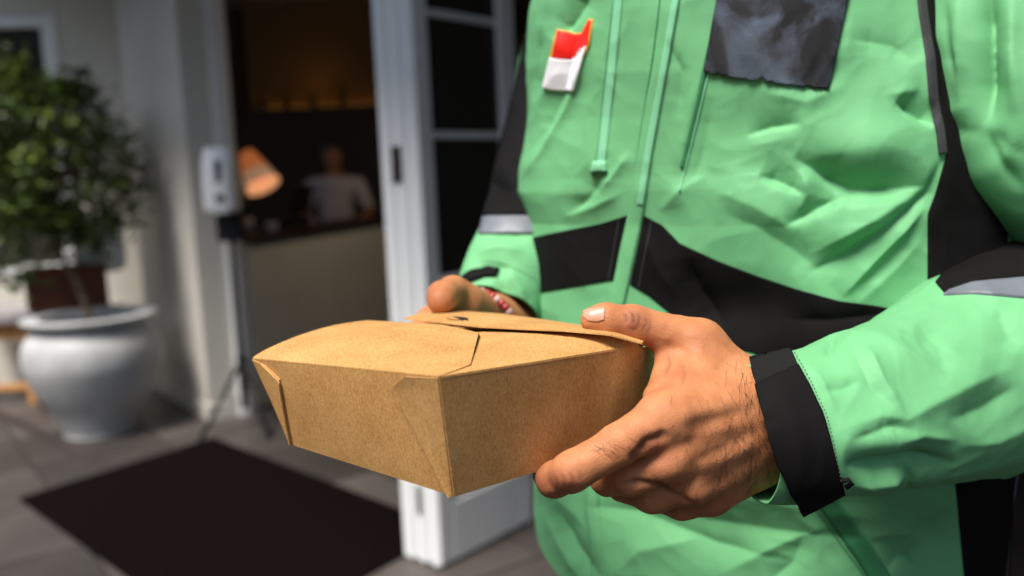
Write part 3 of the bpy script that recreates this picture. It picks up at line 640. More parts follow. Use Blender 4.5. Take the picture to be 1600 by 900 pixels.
# rest of the body, hidden in the clothes, one more smooth volume
rg = TV[:, 240]; bc = (rg.max(0)+rg.min(0))/2; bcx, bcy = bc[0]-NF[0]*.022, bc[1]-NF[1]*.022
def bp_(e, n, z): return np.array([bcx, bcy, 0])+EF*e+NF*n+np.array([0, 0, z])
sh_r, sh_l = bp_(-.13, 0, 1.42), bp_(.13, 0, 1.42)
el_r, el_l = P(862,160,1.06), P(1760,440,.74)
el_r = P(868,250,1.03)
def body_sdf(p):
    d = roundcone(p, bp_(-.06, 0, 1.34), bp_(.06, 0, 1.34), .10, .10)
    for a, b, r1, r2, k in [(bp_(0, 0, 1.36), bp_(0, 0, 1.0), .115, .105, .05), (bp_(-.05, 0, .95), bp_(.05, 0, .95), .10, .10, .05), (bp_(-.10, 0, 1.43), bp_(.10, 0, 1.43), .045, .045, .03),
                         (bp_(0, 0, 1.46), bp_(0, .02, 1.58), .055, .052, .03), (sh_r, P(915,20,1.04), .036, .030, .01), (P(915,20,1.04), P(874,170,1.035), .030, .030, .01), (P(874,170,1.035), P(842,335,.94), .030, .030, .01), (P(842,335,.94), P(805,505,.865), .032, .024, .01), (sh_l, P(1575,-160,.70), .038, .036, .02), (P(1575,-160,.70), P(1590,110,.665), .036, .036, .01), (P(1590,110,.665), el_l, .036, .034, .01), (el_l, P(1290,655,.565), .037, .027, .01),
                         (bp_(-.085, 0, .88), bp_(-.10, .01, .48), .075, .055, .04), (bp_(-.10, .01, .48), bp_(-.10, -.02, .09), .052, .036, .02), (bp_(.085, 0, .88), bp_(.10, .01, .48), .075, .055, .04), (bp_(.10, .01, .48), bp_(.10, -.02, .09), .052, .036, .02),
                         (bp_(0, .02, 1.70), bp_(0, .035, 1.64), .080, .062, .03), (bp_(0, .10, 1.655), bp_(0, .118, 1.63), .008, .012, .012), (bp_(-.078, .01, 1.66), bp_(-.08, .012, 1.63), .01, .008, .006), (bp_(.078, .01, 1.66), bp_(.08, .012, 1.63), .01, .008, .006), (bp_(-.018, .085, 1.60), bp_(.018, .085, 1.60), .010, .010, .008)]:
        d = smin(d, roundcone(p, a, b, r1, r2), k)
    return d
lo = np.minimum(bp_(-.35, -.25, 0), bp_(.35, .25, 0)); bv, bf = surface_nets(body_sdf, [-.18, .50, .02], [.62, 1.18, 1.80], .009)
allv = np.concatenate([hv2, gv, bv]); allf = np.concatenate([hf, gf+len(hv2), bf+len(hv2)+len(gv)])
z_ = np.zeros(len(gv)+len(bv))
gq = proj(gv)[:, :2]; tn2 = np.clip(blob(gq, (680,460), .5, 26, 20), 0, .8)
body = mesh('body', allv, allf, m_skin, person, attrs={'tone': np.r_[tn, tn2, np.zeros(len(bv))], 'crease': np.r_[np.clip(cr*fr, 0, .8), z_]})
# hair cap, trousers, shoes
def hair_sdf(p): return smax(smin(roundcone(p, bp_(0, .005, 1.715), bp_(0, -.01, 1.68), .088, .080), roundcone(p, bp_(0, -.03, 1.66), bp_(0, -.03, 1.64), .06, .055), .02), -(roundcone(p, bp_(0, .10, 1.60), bp_(0, .10, 1.68), .09, .062)), .01)
v_, f_ = surface_nets(hair_sdf, bp_(0, 0, 1.68)-.13, bp_(0, 0, 1.68)+.14, .006); mesh('hair', v_, f_, m_hair, person)
def tr_sdf(p):
    d = roundcone(p, bp_(-.09, -.01, .93), bp_(.09, -.01, .93), .105, .105)
    for s in (-1, 1):
        d = smin(d, roundcone(p, bp_(s*.095, 0, .86), bp_(s*.11, .01, .48), .100, .075), .03); d = smin(d, roundcone(p, bp_(s*.11, .01, .48), bp_(s*.11, -.02, .08), .075, .062), .02)
    return smax(d+fbm(p*14)*.004, p[..., 2]-1.02, .01)
v_, f_ = surface_nets(tr_sdf, [-.14, .58, .03], [.58, 1.14, 1.05], .008); mesh('trousers', v_, f_, m_trous, person)
for s in (-1, 1):
    def sh_sdf(p): return smax(smin(roundcone(p, bp_(s*.11, -.04, .055), bp_(s*.115, .15, .040), .046, .036), roundcone(p, bp_(s*.11, -.03, .08), bp_(s*.11, -.03, .11), .05, .05), .03), .004-p[..., 2], .004)
    c_ = bp_(s*.11, .05, .07); v_, f_ = surface_nets(sh_sdf, c_-[.16, .2, .08], c_+[.16, .2, .12], .006); mesh('shoe', v_, f_, m_rub, person)
# thumb nail
def nail():
    out = [(912,487),(919,481),(932,479.5),(944,480),(947,484),(946,494),(943,501),(930,503),(918,501),(912,495)]
    e0 = [(911,486),(919,482),(933,480.3),(946,481)]; e1 = [(911.5,495),(919,501.5),(932,503),(944,500)]
    o = decal('nail', e0, e1, 26, 16, bvh_h, .00045, m_nail, body, thick=.0008, puff=.0004); return o
nail()
# hair on the back of the hand and the wrist
def hairs():
    mb = MB(); r_ = random.Random(5)
    reg = [((1190,650), 36, 84, 170, (.15, 1)), ((1165,725), 56, 40, 170, (-.55, 1)), ((1110,690), 70, 56, 60, (-.3, 1)), ((950,702), 30, 14, 20, (1.0, .25)), ((1180,610), 26, 34, 40, (-.1, 1))]
    for (cx, cy), sx, sy, n_, dr in reg:
        for _ in range(n_):
            x = r_.gauss(cx, sx*.7); y = r_.gauss(cy, sy*.7); a = math.atan2(dr[1], dr[0])+r_.gauss(0, .45); Ln = r_.uniform(12, 34); cv = r_.uniform(-.07, .07); pts = []
            for k in range(6):
                h = bvh_h.ray_cast(Vector(CAM), Vector(ray(x, y)))
                if h[0] is None: break
                nrm = np.array(h[1]); nrm = nrm if nrm@F < 0 else -nrm
                pts.append(np.array(h[0])+nrm*(.0001+.0010*math.sin(k/5*2.4))); x += math.cos(a)*Ln/5; y += math.sin(a)*Ln/5; a += cv
            if len(pts) == 6: mb.tube(pts, [.00007, .00007, .00006, .00005, .00004, .00001], 3, cap=False)
    tag(mb.build('hand_hair', mat('body_hair', (.03, .014, .008), .6), body, smooth=True), kind='stuff')
hairs()
# bracelet of red beads on the far wrist
br = empty('bracelet', P(772, 468, .80), None, None); br.parent = person; br.matrix_parent_inverse = Matrix.Translation(-person.matrix_basis.translation)
bpx = [(744,455,.772),(753,456,.770),(762,459,.768),(770,463,.767),(777,468,.766),(784,474,.766),(790,480,.766),(795,487,.767),(799,494,.768),(802,502,.770),(790,503,.79),(770,515,.82),(745,510,.84),(730,490,.84),(727,465,.81)]
bead_me = None
for k, (a, b, c) in enumerate(bpx):
    if bead_me is None:
        n_ = 10; prof = [(.0038*math.sin(q), -.0038*math.cos(q)) for q in np.linspace(0.05, math.pi-.05, 8)]
        mb = MB(); mb.lathe((0, 0, 0), prof, 12); o = mesh('bead', mb.v, mb.f, None, None); bead_me = [o.data, o.data.copy()]
        bead_me[0].materials.append(m_bead); bead_me[1].materials.append(m_bead2); bpy.data.objects.remove(o)
    o = bpy.data.objects.new('bead', bead_me[1 if k % 3 == 1 else 0]); C.objects.link(o); o.parent = br; o.location = tuple(P(a, b, c)-P(772, 468, .80))

# ------------------------------------------------------------------ the takeaway box
A0, B0, C0, D0 = P(686,588,.453), P(395,560,.600), P(1008,538,.561), P(690,512,.711)
a0, b0, c0, d0 = P(710,776,.473), P(452,694,.605), P(972,697,.566), P(700,648,.697)
bx = empty('takeaway_box', (a0+b0+c0+d0)/4, 'closed kraft paper takeaway box held level between two hands', 'box')
def rounded(pts, ks, rads, n=8):
    out = []
    m = len(pts)
    for i in range(m):
        p = pts[i]; r = rads[i]
        if r == 0: out.append(p); continue
        q0 = p+(pts[i-1]-p)/np.linalg.norm(pts[i-1]-p)*r; q1 = p+(pts[(i+1) % m]-p)/np.linalg.norm(pts[(i+1) % m]-p)*r
        for t in np.linspace(0, 1, n): out.append((1-t)**2*q0+2*t*(1-t)*p+t*t*q1)
    return out
def dens(pts, seg):
    out = []; m = len(pts)
    for i in range(m):
        a, b = pts[i], pts[(i+1) % m]; k = max(1, int(np.linalg.norm(b-a)/seg))
        for t in range(k): out.append(a+(b-a)*t/k)
    return out
def wall(name, t0, t1, b0_, b1_, nu, nv, bulge, extra=None):
    v = []; nrm = np.cross(t1-t0, b0_-t0); nrm /= np.linalg.norm(nrm)
    if nrm@((t0+t1)/2-(A0+B0+C0+D0)/4) < 0: nrm = -nrm
    g = np.zeros((nu, nv, 3))
    for i in range(nu):
        for j in range(nv):
            u, w_ = i/(nu-1), j/(nv-1); p = (t0*(1-u)+t1*u)*(1-w_)+(b0_*(1-u)+b1_*u)*w_
            g[i, j] = p+nrm*(bulge*math.sin(math.pi*u)*math.sin(math.pi*w_)**.8)
    return g, nrm
def solid(name, g, nrm, thick, mat_, parent, smooth=True):
    nu, nv = g.shape[:2]; v = np.concatenate([g.reshape(-1, 3), (g-nrm*thick).reshape(-1, 3)]); f = gridfaces(nu, nv); n0 = nu*nv
    ftop = len(f)
    f += [tuple(np.array(x)[::-1]+n0) for x in f[:ftop]]
    rim = [i*nv for i in range(nu)]+[(nu-1)*nv+j for j in range(1, nv)]+[i*nv+nv-1 for i in range(nu-2, -1, -1)]+[j for j in range(nv-2, 0, -1)]
    f += [(rim[(k+1) % len(rim)], rim[k], rim[k]+n0, rim[(k+1) % len(rim)]+n0) for k in range(len(rim))]
    o = mesh(name, v, f, mat_, parent, smooth)
    e = o.modifiers.new('edge', 'EDGE_SPLIT'); e.split_angle = math.radians(40)
    return o
upv = np.cross(C0-A0, B0-A0); upv /= np.linalg.norm(upv); upv = upv if upv[2] > 0 else -upv
g, n_ = wall('w', A0, B0, a0, b0, 40, 20, .0012); solid('side_wall', g, n_, .0008, m_kraft, bx)
# right wall with the corner pressed round by the hand
Cr = [C0+(A0-C0)*.10, P(1012,543,.570), P(1021,556,.590), P(1022,572,.610), D0+(C0-D0)*.6, D0]
cr_ = [c0+(a0-c0)*.10, P(985,690,.573), P(990,685,.59), P(985,680,.61), d0+(c0-d0)*.6, d0]
tp = catmull([A0+(C0-A0)*t for t in (0, .3, .6, .8)]+Cr[:4]+Cr[4:], 6); bt = catmull([a0+(c0-a0)*t for t in (0, .3, .6, .8)]+cr_[:4]+cr_[4:], 6)
g = np.zeros((len(tp), 16, 3))
for i in range(len(tp)):
    for j in range(16):
        w_ = j/15; o_ = tp[i]*(1-w_)+bt[i]*w_; out_ = o_-(A0+B0+C0+D0)/4; out_[2] = 0; out_ /= np.linalg.norm(out_); g[i, j] = o_+out_*(.0035*math.sin(math.pi*w_)*np.clip((i/len(tp)-.3)*3, 0, 1))
g_right = g
nv_ = vnormals(g.reshape(-1, 3), np.array(gridfaces(len(tp), 16))).reshape(g.shape)
if (nv_[5, 8]@F) > 0: nv_ = -nv_
solid('side_wall', g, nv_, .0008, m_kraft, bx)
g, n_ = wall('w', B0, D0, b0, d0, 20, 12, .001); solid('side_wall', g, n_, .0008, m_kraft, bx)
g = np.array([[a0*(1-u)*(1-w_)+c0*u*(1-w_)+b0*(1-u)*w_+d0*u*w_ for w_ in np.linspace(0, 1, 12)] for u in np.linspace(0, 1, 12)]); solid('base', g, -upv, .001, m_kraft, bx)
# folded ears on the left wall: bilinear coordinates (u from A to B, w down)
def onleft(u, w_, off):
    nl = np.cross(B0-A0, a0-A0); nl = nl/np.linalg.norm(nl); nl = nl if nl@F < 0 else -nl
    return (A0*(1-u)+B0*u)*(1-w_)+(a0*(1-u)+b0*u)*w_+nl*(off+.0012*math.sin(math.pi*u)*math.sin(math.pi*min(1, max(0, w_)))**.8)
def ear(name, top, bot, n1, n2, off, lift=0, m_=m_kraft):
    T_, B_ = resample(top, n1), resample(bot, n1); g = np.array([[onleft(*(T_[i]*(1-t)+B_[i]*t), off+lift*t) for t in np.linspace(0, 1, n2)] for i in range(n1)])
    nl = np.cross(B0-A0, a0-A0); nl /= np.linalg.norm(nl); nl = nl if nl@F < 0 else -nl
    return solid(name, g, nl, .0009, m_, bx)
ear('corner_ear', [(.002,.012),(.003,.5),(.004,.99)], [(.125,.012),(.195,.125),(.010,.995)], 30, 12, .0009, .0024, m_kraft2)
ear('corner_ear', [(.998,.01),(.985,.5),(.985,.99)], [(.93,.06),(.855,.20),(.972,.99)], 30, 12, .0011)
ear('corner_ear', [(.935,.045),(.90,.5),(.975,.97)], [(.928,.06),(.852,.22),(.969,.985)], 30, 4, .0024)
# lid flaps. local top coordinates: x from A towards C, y from A towards B (0..1)
def ontop(x, y, h): return A0*(1-x)*(1-y)+C0*x*(1-y)+B0*(1-x)*y+D0*x*y+upv*h
def arch(x, y): return .0145*np.sin(math.pi*np.clip(x, 0, 1))**.75*np.clip(y/.55, 0, 1)**.8
def flap(name, e0, e1, n1, n2, dz, bend=None):
    E0, E1 = resample(e0, n1), resample(e1, n1); g = np.zeros((n1, n2, 3))
    for i in range(n1):
        for j, t in enumerate(np.linspace(0, 1, n2)):
            x, y = E0[i]*(1-t)+E1[i]*t; g[i, j] = ontop(x, y, arch(x, y)+dz+(bend(x, y) if bend else 0))
    return solid(name, g, upv, .0009, m_kraft, bx)
def top_xy(px, py, dz=0):                      # where a viewing ray meets the arched lid
    x, y = .4, .4; best = None
    for _ in range(40):
        q = proj(ontop(x, y, arch(x, y)+dz)); e = np.array([px-q[0], py-q[1]])
        J = np.array([(proj(ontop(x+1e-3, y, arch(x+1e-3, y)+dz))[:2]-q[:2])/1e-3, (proj(ontop(x, y+1e-3, arch(x, y+1e-3)+dz))[:2]-q[:2])/1e-3]).T
        s_ = np.linalg.lstsq(J, e, rcond=.05)[0]; x += np.clip(s_[0], -.1, .1); y += np.clip(s_[1], -.1, .1)
        x = min(1.3, max(-.2, x)); y = min(1.3, max(-.2, y))
    return x, y
for t_ in ((735,570),(750,515),(632,500),(1000,522),(920,517),(690,487),(600,500)): print('top', t_, [round(q, 3) for q in top_xy(*t_)], proj(ontop(*top_xy(*t_), arch(*top_xy(*t_)))).round())
E0 = resample([A0+(C0-A0)*t-upv*.0003 for t in (.01, .5, .965)], 40); E1 = resample([P(*q) for q in [(700,516,.640),(750,512,.605),(820,515,.578),(880,517,.560),(950,522,.548),(985,530,.553)]], 40)
g = np.array([[E0[i]*(1-t)+E1[i]*t+upv*(.0012*math.sin(math.pi*t)-.010*max(0, (t-.84)/.16)**2) for t in np.linspace(0, 1, 16)] for i in range(40)]); solid('under_flap', g, upv, .0009, m_kraft, bx)
flap('under_flap', [(.02, .996), (.5, .998), (.98, .996)], [(.02, .55), (.5, .55), (.98, .55)], 30, 16, -.0022)
p1 = top_xy(735, 570); p2 = top_xy(750, 515)
flap('front_flap', [(.0, .0), (p1[0], p1[1]), (p2[0], p2[1]), (.62, .33)], [(.0, 1.0), (.12, 1.0), (.36, 1.0), (.62, .98)], 44, 30, .0004, bend=lambda x, y: -.012*np.clip((x-.56)/.06, 0, 1)**2)
rf0 = [(631,497,.668),(690,503.5,.628),(750,510,.592),(820,513.5,.566),(880,516,.548),(950,522,.536),(1003,536,.545)]
rf1 = [(688,487,.712),(735,486.5,.692),(785,490,.668),(850,499,.630),(912,508,.597),(975,523,.575),(1010,537,.562)]
E0 = resample([P(*q) for q in rf0], 50); E1 = resample([P(*q) for q in rf1], 50)
g = np.array([[E0[i]*(1-t)+E1[i]*t+upv*.0015*math.sin(math.pi*t) for t in np.linspace(0, 1, 16)] for i in range(50)])
rear = solid('rear_flap', g, upv, .0009, m_kraft, bx)
Ew = resample([D0+upv*.0, C0+(D0-C0)*.03], 50); gb = np.array([[E1[i]*(1-t)+(Ew[i]-upv*.004)*t for t in (0, .5, 1)] for i in range(50)]); solid('rear_riser', gb, np.cross(upv, (C0-D0)/np.linalg.norm(C0-D0)), .0009, m_kraft, bx)
# dark disc painted as the shade of the rear flap's opening, locking tab on it
sl_ = []
for k in range(24):
    q = 2*math.pi*k/24; sl_.append((718+14*math.cos(q), 498.5+1.2*math.cos(q)+2.3*math.sin(q)))
def onrear(px, py, dz=.0):
    gg = g.reshape(-1, 3); pq = proj(gg); k = ((pq[:, 0]-px)**2+((pq[:, 1]-py)*3)**2).argmin(); return P(px, py, pq[k, 2])+upv*dz
mesh('slot_shade', [onrear(*q, .0007) for q in sl_]+[onrear(718, 498.5, .0007)], [(k, (k+1) % 24, 24) for k in range(24)], mat('slot_shadow', (.02, .01, .005), .9), bx)
mb = MB(); mb.tube([onrear(698, 499, .0010), onrear(708, 500.4, .0014), onrear(717, 501.6, .0010)], [.0005, .0009, .0004], 6); mb.build('locking_tab', m_kraft, bx, smooth=True)

# ------------------------------------------------------------------ facade, doorway, floor
zh = 3.0
gA, gB, gC = G(328, 660), G(250, 612), G(378, 652)
print('pier', gA, gB, gC)
fd = (gB-gA)/np.linalg.norm(gB-gA); nd = np.array([-fd[1], fd[0], 0]); nd = nd if nd@(gC-gA) > 0 else -nd      # fd along the facade (away), nd into the house
pier = empty('pier', gA, 'white plastered pier at the left of the open doorway, behind the potted tree', 'wall')
UPZ = np.array([0, 0, 1.])
PL = min(np.linspace(.2, 1.2, 101), key=lambda L: abs(proj(gA+fd*L+UPZ*2.2)[0]-138))
MB().box(gA+UPZ*.10, fd*PL, nd*.16, UPZ*(zh-.1)).build('pier_shaft', m_wall, pier, bevel=.006)
MB().box(gA-fd*.012-nd*.012+UPZ*.003, fd*(PL+.01), nd*.18, UPZ*.098).build('plinth', m_wall, pier, bevel=.006)
MB().box(gA+nd*.163+UPZ*.003-fd*.03, fd*.2, nd*.06, UPZ*(zh-.01)).build('door_jamb', m_trim, pier, bevel=.004)
MB().box(gA+nd*.225+UPZ*.003+fd*.0, fd*.2, nd*.04, UPZ*(zh-.01)).build('door_jamb', m_trim, pier, bevel=.004)
# window wall left of the pier
fd0, nd0 = fd, nd
wd = np.array([-1, -.14, 0]); wd /= np.linalg.norm(wd); wn = np.array([.14, 1, 0])*-1; wn = -wn/np.linalg.norm(wn)
ww = empty('window_wall', gA+fd*PL+np.array([0, .3, 0]), 'white wall with a dark window behind the potted tree', 'wall')
w0 = gA+fd*PL+np.array([.25, .32, 0])
lw = min(np.linspace(.2, 1.5, 131), key=lambda L: abs(proj(w0+wd*L+UPZ*2.0)[0]-98))
MB().box(w0+UPZ*.003, wd*4.2, wn*.12, UPZ*.75).build('wall_panel', m_wall, ww)
MB().box(w0+UPZ*.753, wd*lw, wn*.12, UPZ*(zh-.76)).build('wall_panel', m_wall, ww)
MB().box(w0+UPZ*2.45+wd*(lw+.003), wd*3.2, wn*.12, UPZ*.55).build('wall_panel', m_wall, ww)
wf = MB(); wf.box(w0+wd*(lw+.003)-wn*.02+UPZ*.755, wd*.09, wn*.08, UPZ*1.69); wf.box(w0+wd*(lw+.095)-wn*.02+UPZ*2.37, wd*2.7, wn*.08, UPZ*.07); wf.box(w0+wd*(lw+.095)-wn*.02+UPZ*.755, wd*2.7, wn*.08, UPZ*.07); wf.box(w0+wd*(lw+1.3)-wn*.018+UPZ*.83, wd*.06, wn*.07, UPZ*1.26)
wf.build('window_frame', m_trim, ww, bevel=.004)
MB().box(w0+wd*(lw+.05)+wn*.04+UPZ*.8, wd*2.8, wn*.006, UPZ*1.65).build('pane', m_glass, ww)

# porch roof and interior shell
ceil = MB(); ceil.box(gA+fd*4.5-nd*1.2+UPZ*(zh+.004), -fd*13, nd*9.4, UPZ*.15); tag(ceil.build('ceiling', mat('ceiling_boards', (.2, .18, .155), .7, .3, var=.15, stretch=(12, 1, 1))), kind='structure')
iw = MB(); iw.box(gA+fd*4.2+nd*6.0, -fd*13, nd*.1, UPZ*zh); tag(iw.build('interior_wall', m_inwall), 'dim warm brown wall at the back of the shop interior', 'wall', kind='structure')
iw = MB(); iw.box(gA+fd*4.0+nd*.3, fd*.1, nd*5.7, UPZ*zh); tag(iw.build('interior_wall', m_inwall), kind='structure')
iw = MB(); iw.box(gA-fd*8.2+nd*.0, -fd*.1, nd*6.0, UPZ*zh); tag(iw.build('interior_wall', m_dwood), kind='structure')
gr = MB(); gr.box(np.array([-60, -60, -.11]), np.array([120., 0, 0]), np.array([0, 120., 0]), UPZ*.10); tag(gr.build('ground', mat('ground_paving', (.07, .068, .065), .8, .3, var=.2, vscale=1)), kind='structure')
# floor: bedding + single tiles aligned with the facade
fl = MB(); fl.box(gA-fd*9-nd*4.5-UPZ*.008, fd*13, nd*10, UPZ*.006); floor = tag(fl.build('floor', m_joint), kind='structure')
T = .60; tme = []
for q in range(5):
    mb = MB(); mb.box(np.array([.006, .006, 0]), np.array([T-.012, 0, 0]), np.array([0, T-.012, 0]), UPZ*.010); o = mb.build('tile', m_tile[q] if q < 4 else m_dtile, bevel=.002, seg=1); me_ = o.data
    tme.append(me_); bpy.data.objects.remove(o)
ang = math.atan2(fd[1], fd[0])
g0 = G(0, 655); off_f = ((g0-gA)@fd) % T; off_n = ((g0-gA)@nd) % T
cnt = 0
for i in range(-14, 8):
    for j in range(-8, 7):
        o_ = gA+fd*(i*T+off_f)+nd*(j*T+off_n); cc = o_+fd*T/2+nd*T/2; q = proj(cc)
        if q[2] > .6 and -350 < q[0] < 1900 and q[1] < 1500 and q[1] > 380 and cnt < 298:
            row = j*T+off_n
            k_ = 4 if abs(((cc-gA)@nd)+.75) < .3 and False else rng.integers(0, 4)
            o = bpy.data.objects.new('tile', tme[int(k_)]); C.objects.link(o); o.parent = floor
            # local frame: x along fd, y along nd (may be mirrored, so turn instead)
            if np.cross(fd, nd)[2] > 0: o.location = tuple(o_-UPZ*.0015); o.rotation_euler = (0, 0, ang)
            else: o.location = tuple(o_+fd*T-UPZ*.0015); o.rotation_euler = (0, 0, ang+math.pi); o.location = tuple(o_+fd*T-UPZ*.0015)
            cnt += 1
print('tiles', cnt)
# dark threshold strip and foot of the wall
# door mat
m1, m2 = G(30, 785), G(333, 689); m3 = m2+(G(640, 808)-m2)*1.15; m4 = m1+(m3-m2)
mb = MB(); mz = UPZ*.012; mb.box(m1+UPZ*.0095, m2-m1, m3-m2, mz); dm = mb.build('door_mat', m_mat, bevel=.004); tag(dm, 'large dark brown coir doormat on the tiles before the doorway', 'mat')

sA_, sB_ = G(-40, 637), G(170, 742); sv = (sB_-sA_); sv /= np.linalg.norm(sv); sw = np.array([-sv[1], sv[0], 0])
tag(MB().box(sA_-sv*2+UPZ*.0095, sv*(np.linalg.norm(sB_-sA_)+2.0), sw*.075, UPZ*.003).build('paving_strip', m_dtile, bevel=.001), kind='structure')
# dark stone kerb along the foot of the facade
# folding door stack
d0_ = G(628, 912); ld = (G(828, 822)-G(690, 896)); ld /= np.linalg.norm(ld); ln = np.array([-ld[1], ld[0], 0]); ln = ln if ln[0] < 0 else -ln
print('door', d0_, ld, ln)
e_r = G(690, 896); LW = .50; DH = 2.5
door = empty('folding_door', e_r, 'white folding door with small glazed panes, folded open beside the rider', 'door')
th_ = .056; z0 = .02
for k_ in range(3):
    o_ = e_r+ln*(k_*(th_+.004))+UPZ*z0
    ext = ld*.07
    mb = MB(); mb.box(o_, ext, ln*th_, UPZ*DH); mb.build('stile', m_trim, door, bevel=.007, seg=3)
    mb = MB(); mb.box(o_-ld*.004+ln*.012, ld*.003, ln*.018, UPZ*DH); mb.build('edge_bead', m_trim, door, bevel=.001)
    far = o_+ld*(LW-.08)
    MB().box(far, ld*.08, ln*th_, UPZ*DH).build('stile', m_trim, door, bevel=.004)
    MB().box(o_+ld*.0705, ld*(LW-.151), ln*th_, UPZ*.20).build('rail', m_trim, door, bevel=.004)
    MB().box(o_+ld*.0705+UPZ*(DH-.12), ld*(LW-.151), ln*th_, UPZ*.12).build('rail', m_trim, door, bevel=.004)
    MB().box(o_+ld*.0705+UPZ*.86, ld*(LW-.151), ln*th_, UPZ*.10).build('rail', m_trim, door, bevel=.004)
    MB().box(o_+ld*.0705+ln*.014+UPZ*.205, ld*(LW-.151), ln*.012, UPZ*.65).build('lower_panel', m_trim, door)
    if k_ == 0:
        for zz0, zz1 in ((.22, .84),):
            mb = MB(); mb.box(o_+ld*.11-ln*.004+ln*.01+UPZ*(zz0+.03), ld*(LW-.23), ln*.012, UPZ*(zz1-zz0-.06)); mb.build('raised_panel', m_trim, door, bevel=.008)
        for zc in (1.40, 1.78, 2.16):
            MB().box(o_+ld*.0705+ln*.010+UPZ*zc, ld*(LW-.151), ln*.022, UPZ*.022).build('muntin', m_trim, door, bevel=.003)
    zs = [.96, 1.40, 1.78, 2.16, DH-.12]
    for a_, b_ in zip(zs[:-1], zs[1:]): MB().box(o_+ld*.0705+ln*.018+UPZ*(a_+.002), ld*(LW-.151), ln*.005, UPZ*(b_-a_-.004)).build('pane', m_glass, door)
lp = P(622, 257, 2.72); 
# plates on the visible edges
oz = lambda k_, z: e_r+ln*(k_*(th_+.004)+.006)-ld*.0065+UPZ*z
def plate(px, py, w_, h_, m_, name):
    # find height on the door edge whose picture position matches
    best = min(((proj(e_r+ln*s+UPZ*z)-np.array([px, py, 0]))[:2]@(proj(e_r+ln*s+UPZ*z)-np.array([px, py, 0]))[:2], s, z) for s in np.linspace(0, .14, 29) for z in np.linspace(.02, 1.9, 190))
    s, z = best[1:]
    pl = MB().box(e_r+ln*(s-w_/2)-ld*.010+UPZ*(z-h_/2), ln*w_, ld*.006, UPZ*h_).build(name, m_, door, bevel=.003)
    return s, z
s, z = plate(622, 257, .042, .115, m_bronze, 'lock_plate')
for k_ in (-.03, .0, .03): MB().tube([e_r+ln*s-ld*.0105+UPZ*(z+k_), e_r+ln*s-ld*.013+UPZ*(z+k_)], .008, 10).build('screw', m_dwood, door)
plate(657, 780, .020, .10, m_steel, 'flush_bolt')
# lintel above
lt = MB(); lt.box(gA-fd*.004+UPZ*2.56+nd*.02, -fd*9, nd*.12, UPZ*.44); tag(lt.build('lintel', m_wall), 'white lintel wall spanning the doorway above the folding door', 'wall')
# service counter inside
cL, cR = G(383, 372, 1.0), G(590, 342, 1.0); print('counter', cL, cR)
cd = (cR-cL)/np.linalg.norm(cR-cL); cn = np.array([-cd[1], cd[0], 0]); cn = cn if cn[1] > 0 else -cn
cnt_ = empty('service_counter', (cL+cR)/2*np.array([1, 1, 0]), 'pale service counter with a dark wood top inside the doorway', 'counter')
c00 = (cL+cd*.02)*np.array([1, 1, 0]); cl_ = np.linalg.norm(cR-cL)+1.6
MB().box(c00+UPZ*.012, cd*cl_, cn*.40, UPZ*.95).build('counter_front', m_counter, cnt_, bevel=.004)
MB().box(c00-cn*.03+UPZ*.963, cd*cl_, cn*.46, UPZ*.04).build('counter_top', m_dwood, cnt_, bevel=.004)
# unseen lamp added on the customer side to warm counter front and back wall
pdc = c00+cd*1.1-cn*1.15+UPZ*2.25
pend = empty('added_pendant', pdc+UPZ*.7, 'unseen warm pendant lamp added inside to brighten the counter front', 'lamp')
mb = MB(); mb.lathe(pdc, [(.03, .20), (.05, .19), (.14, .02), (.16, 0), (.155, 0), (.045, .18)], 28); mb.build('lamp_shade', m_bplast, pend, smooth=True)
MB().lathe(pdc+UPZ*.02, [(.001, 0), (.03, .01), (.042, .04), (.03, .08), (.015, .11)], 16).build('bulb', emat('added_warm_bulb', (1, .74, .45), 6), pend, smooth=True)
MB().tube([pdc+UPZ*.19, pdc+UPZ*.74], .004, 6).build('cord', m_bplast, pend)
pl_ = bpy.data.lights.new('added_pendant_light', 'POINT'); pl_.energy = 7; pl_.color = (1, .76, .5); pl_.shadow_soft_size = .12
po = bpy.data.objects.new('added_pendant_light', pl_); C.objects.link(po); po.location = tuple(pdc-UPZ*.06)
# back shelf with amber light and bottles
def along(px, py, d): return P(px, py, d)
sA = P(392, 172, 8.3); sB = P(590, 160, 8.3)
shd = (sB-sA); shd[2] = 0; sz = (sA[2]+sB[2])/2; shl = np.linalg.norm(shd); shd /= shl; shn = np.array([-shd[1], shd[0], 0]); shn = shn if shn[1] > 0 else -shn
sA = np.array([sA[0], sA[1], sz]); shelf = empty('bar_shelf', sA*np.array([1, 1, 0]), 'dark back bar cabinet with an amber lit top shelf', 'shelf')
MB().box(sA-shd*.1-UPZ*.04, shd*(shl+.6), shn*.35, UPZ*.04).build('shelf_board', m_dwood, shelf)
MB().box(sA*np.array([1, 1, 0])-shd*.1+UPZ*.012, shd*(shl+.6), shn*.30, UPZ*(sz-.055)).build('cabinet', m_dwood, shelf)
MB().box(sA+shn*.28+UPZ*.004, shd*(shl+.4), shn*.02, UPZ*.02).build('light_strip', emat('amber_light', (1, .45, .08), .45), shelf)
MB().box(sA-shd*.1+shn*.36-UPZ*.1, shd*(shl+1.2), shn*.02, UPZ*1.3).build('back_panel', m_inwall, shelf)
al = bpy.data.lights.new('shelf_lamp', 'POINT'); al.energy = .18; al.color = (1, .5, .12); al.shadow_soft_size = .12
ao = bpy.data.objects.new('shelf_lamp', al); C.objects.link(ao); ao.location = tuple(sA+shd*shl*.5+shn*.1+UPZ*.25)
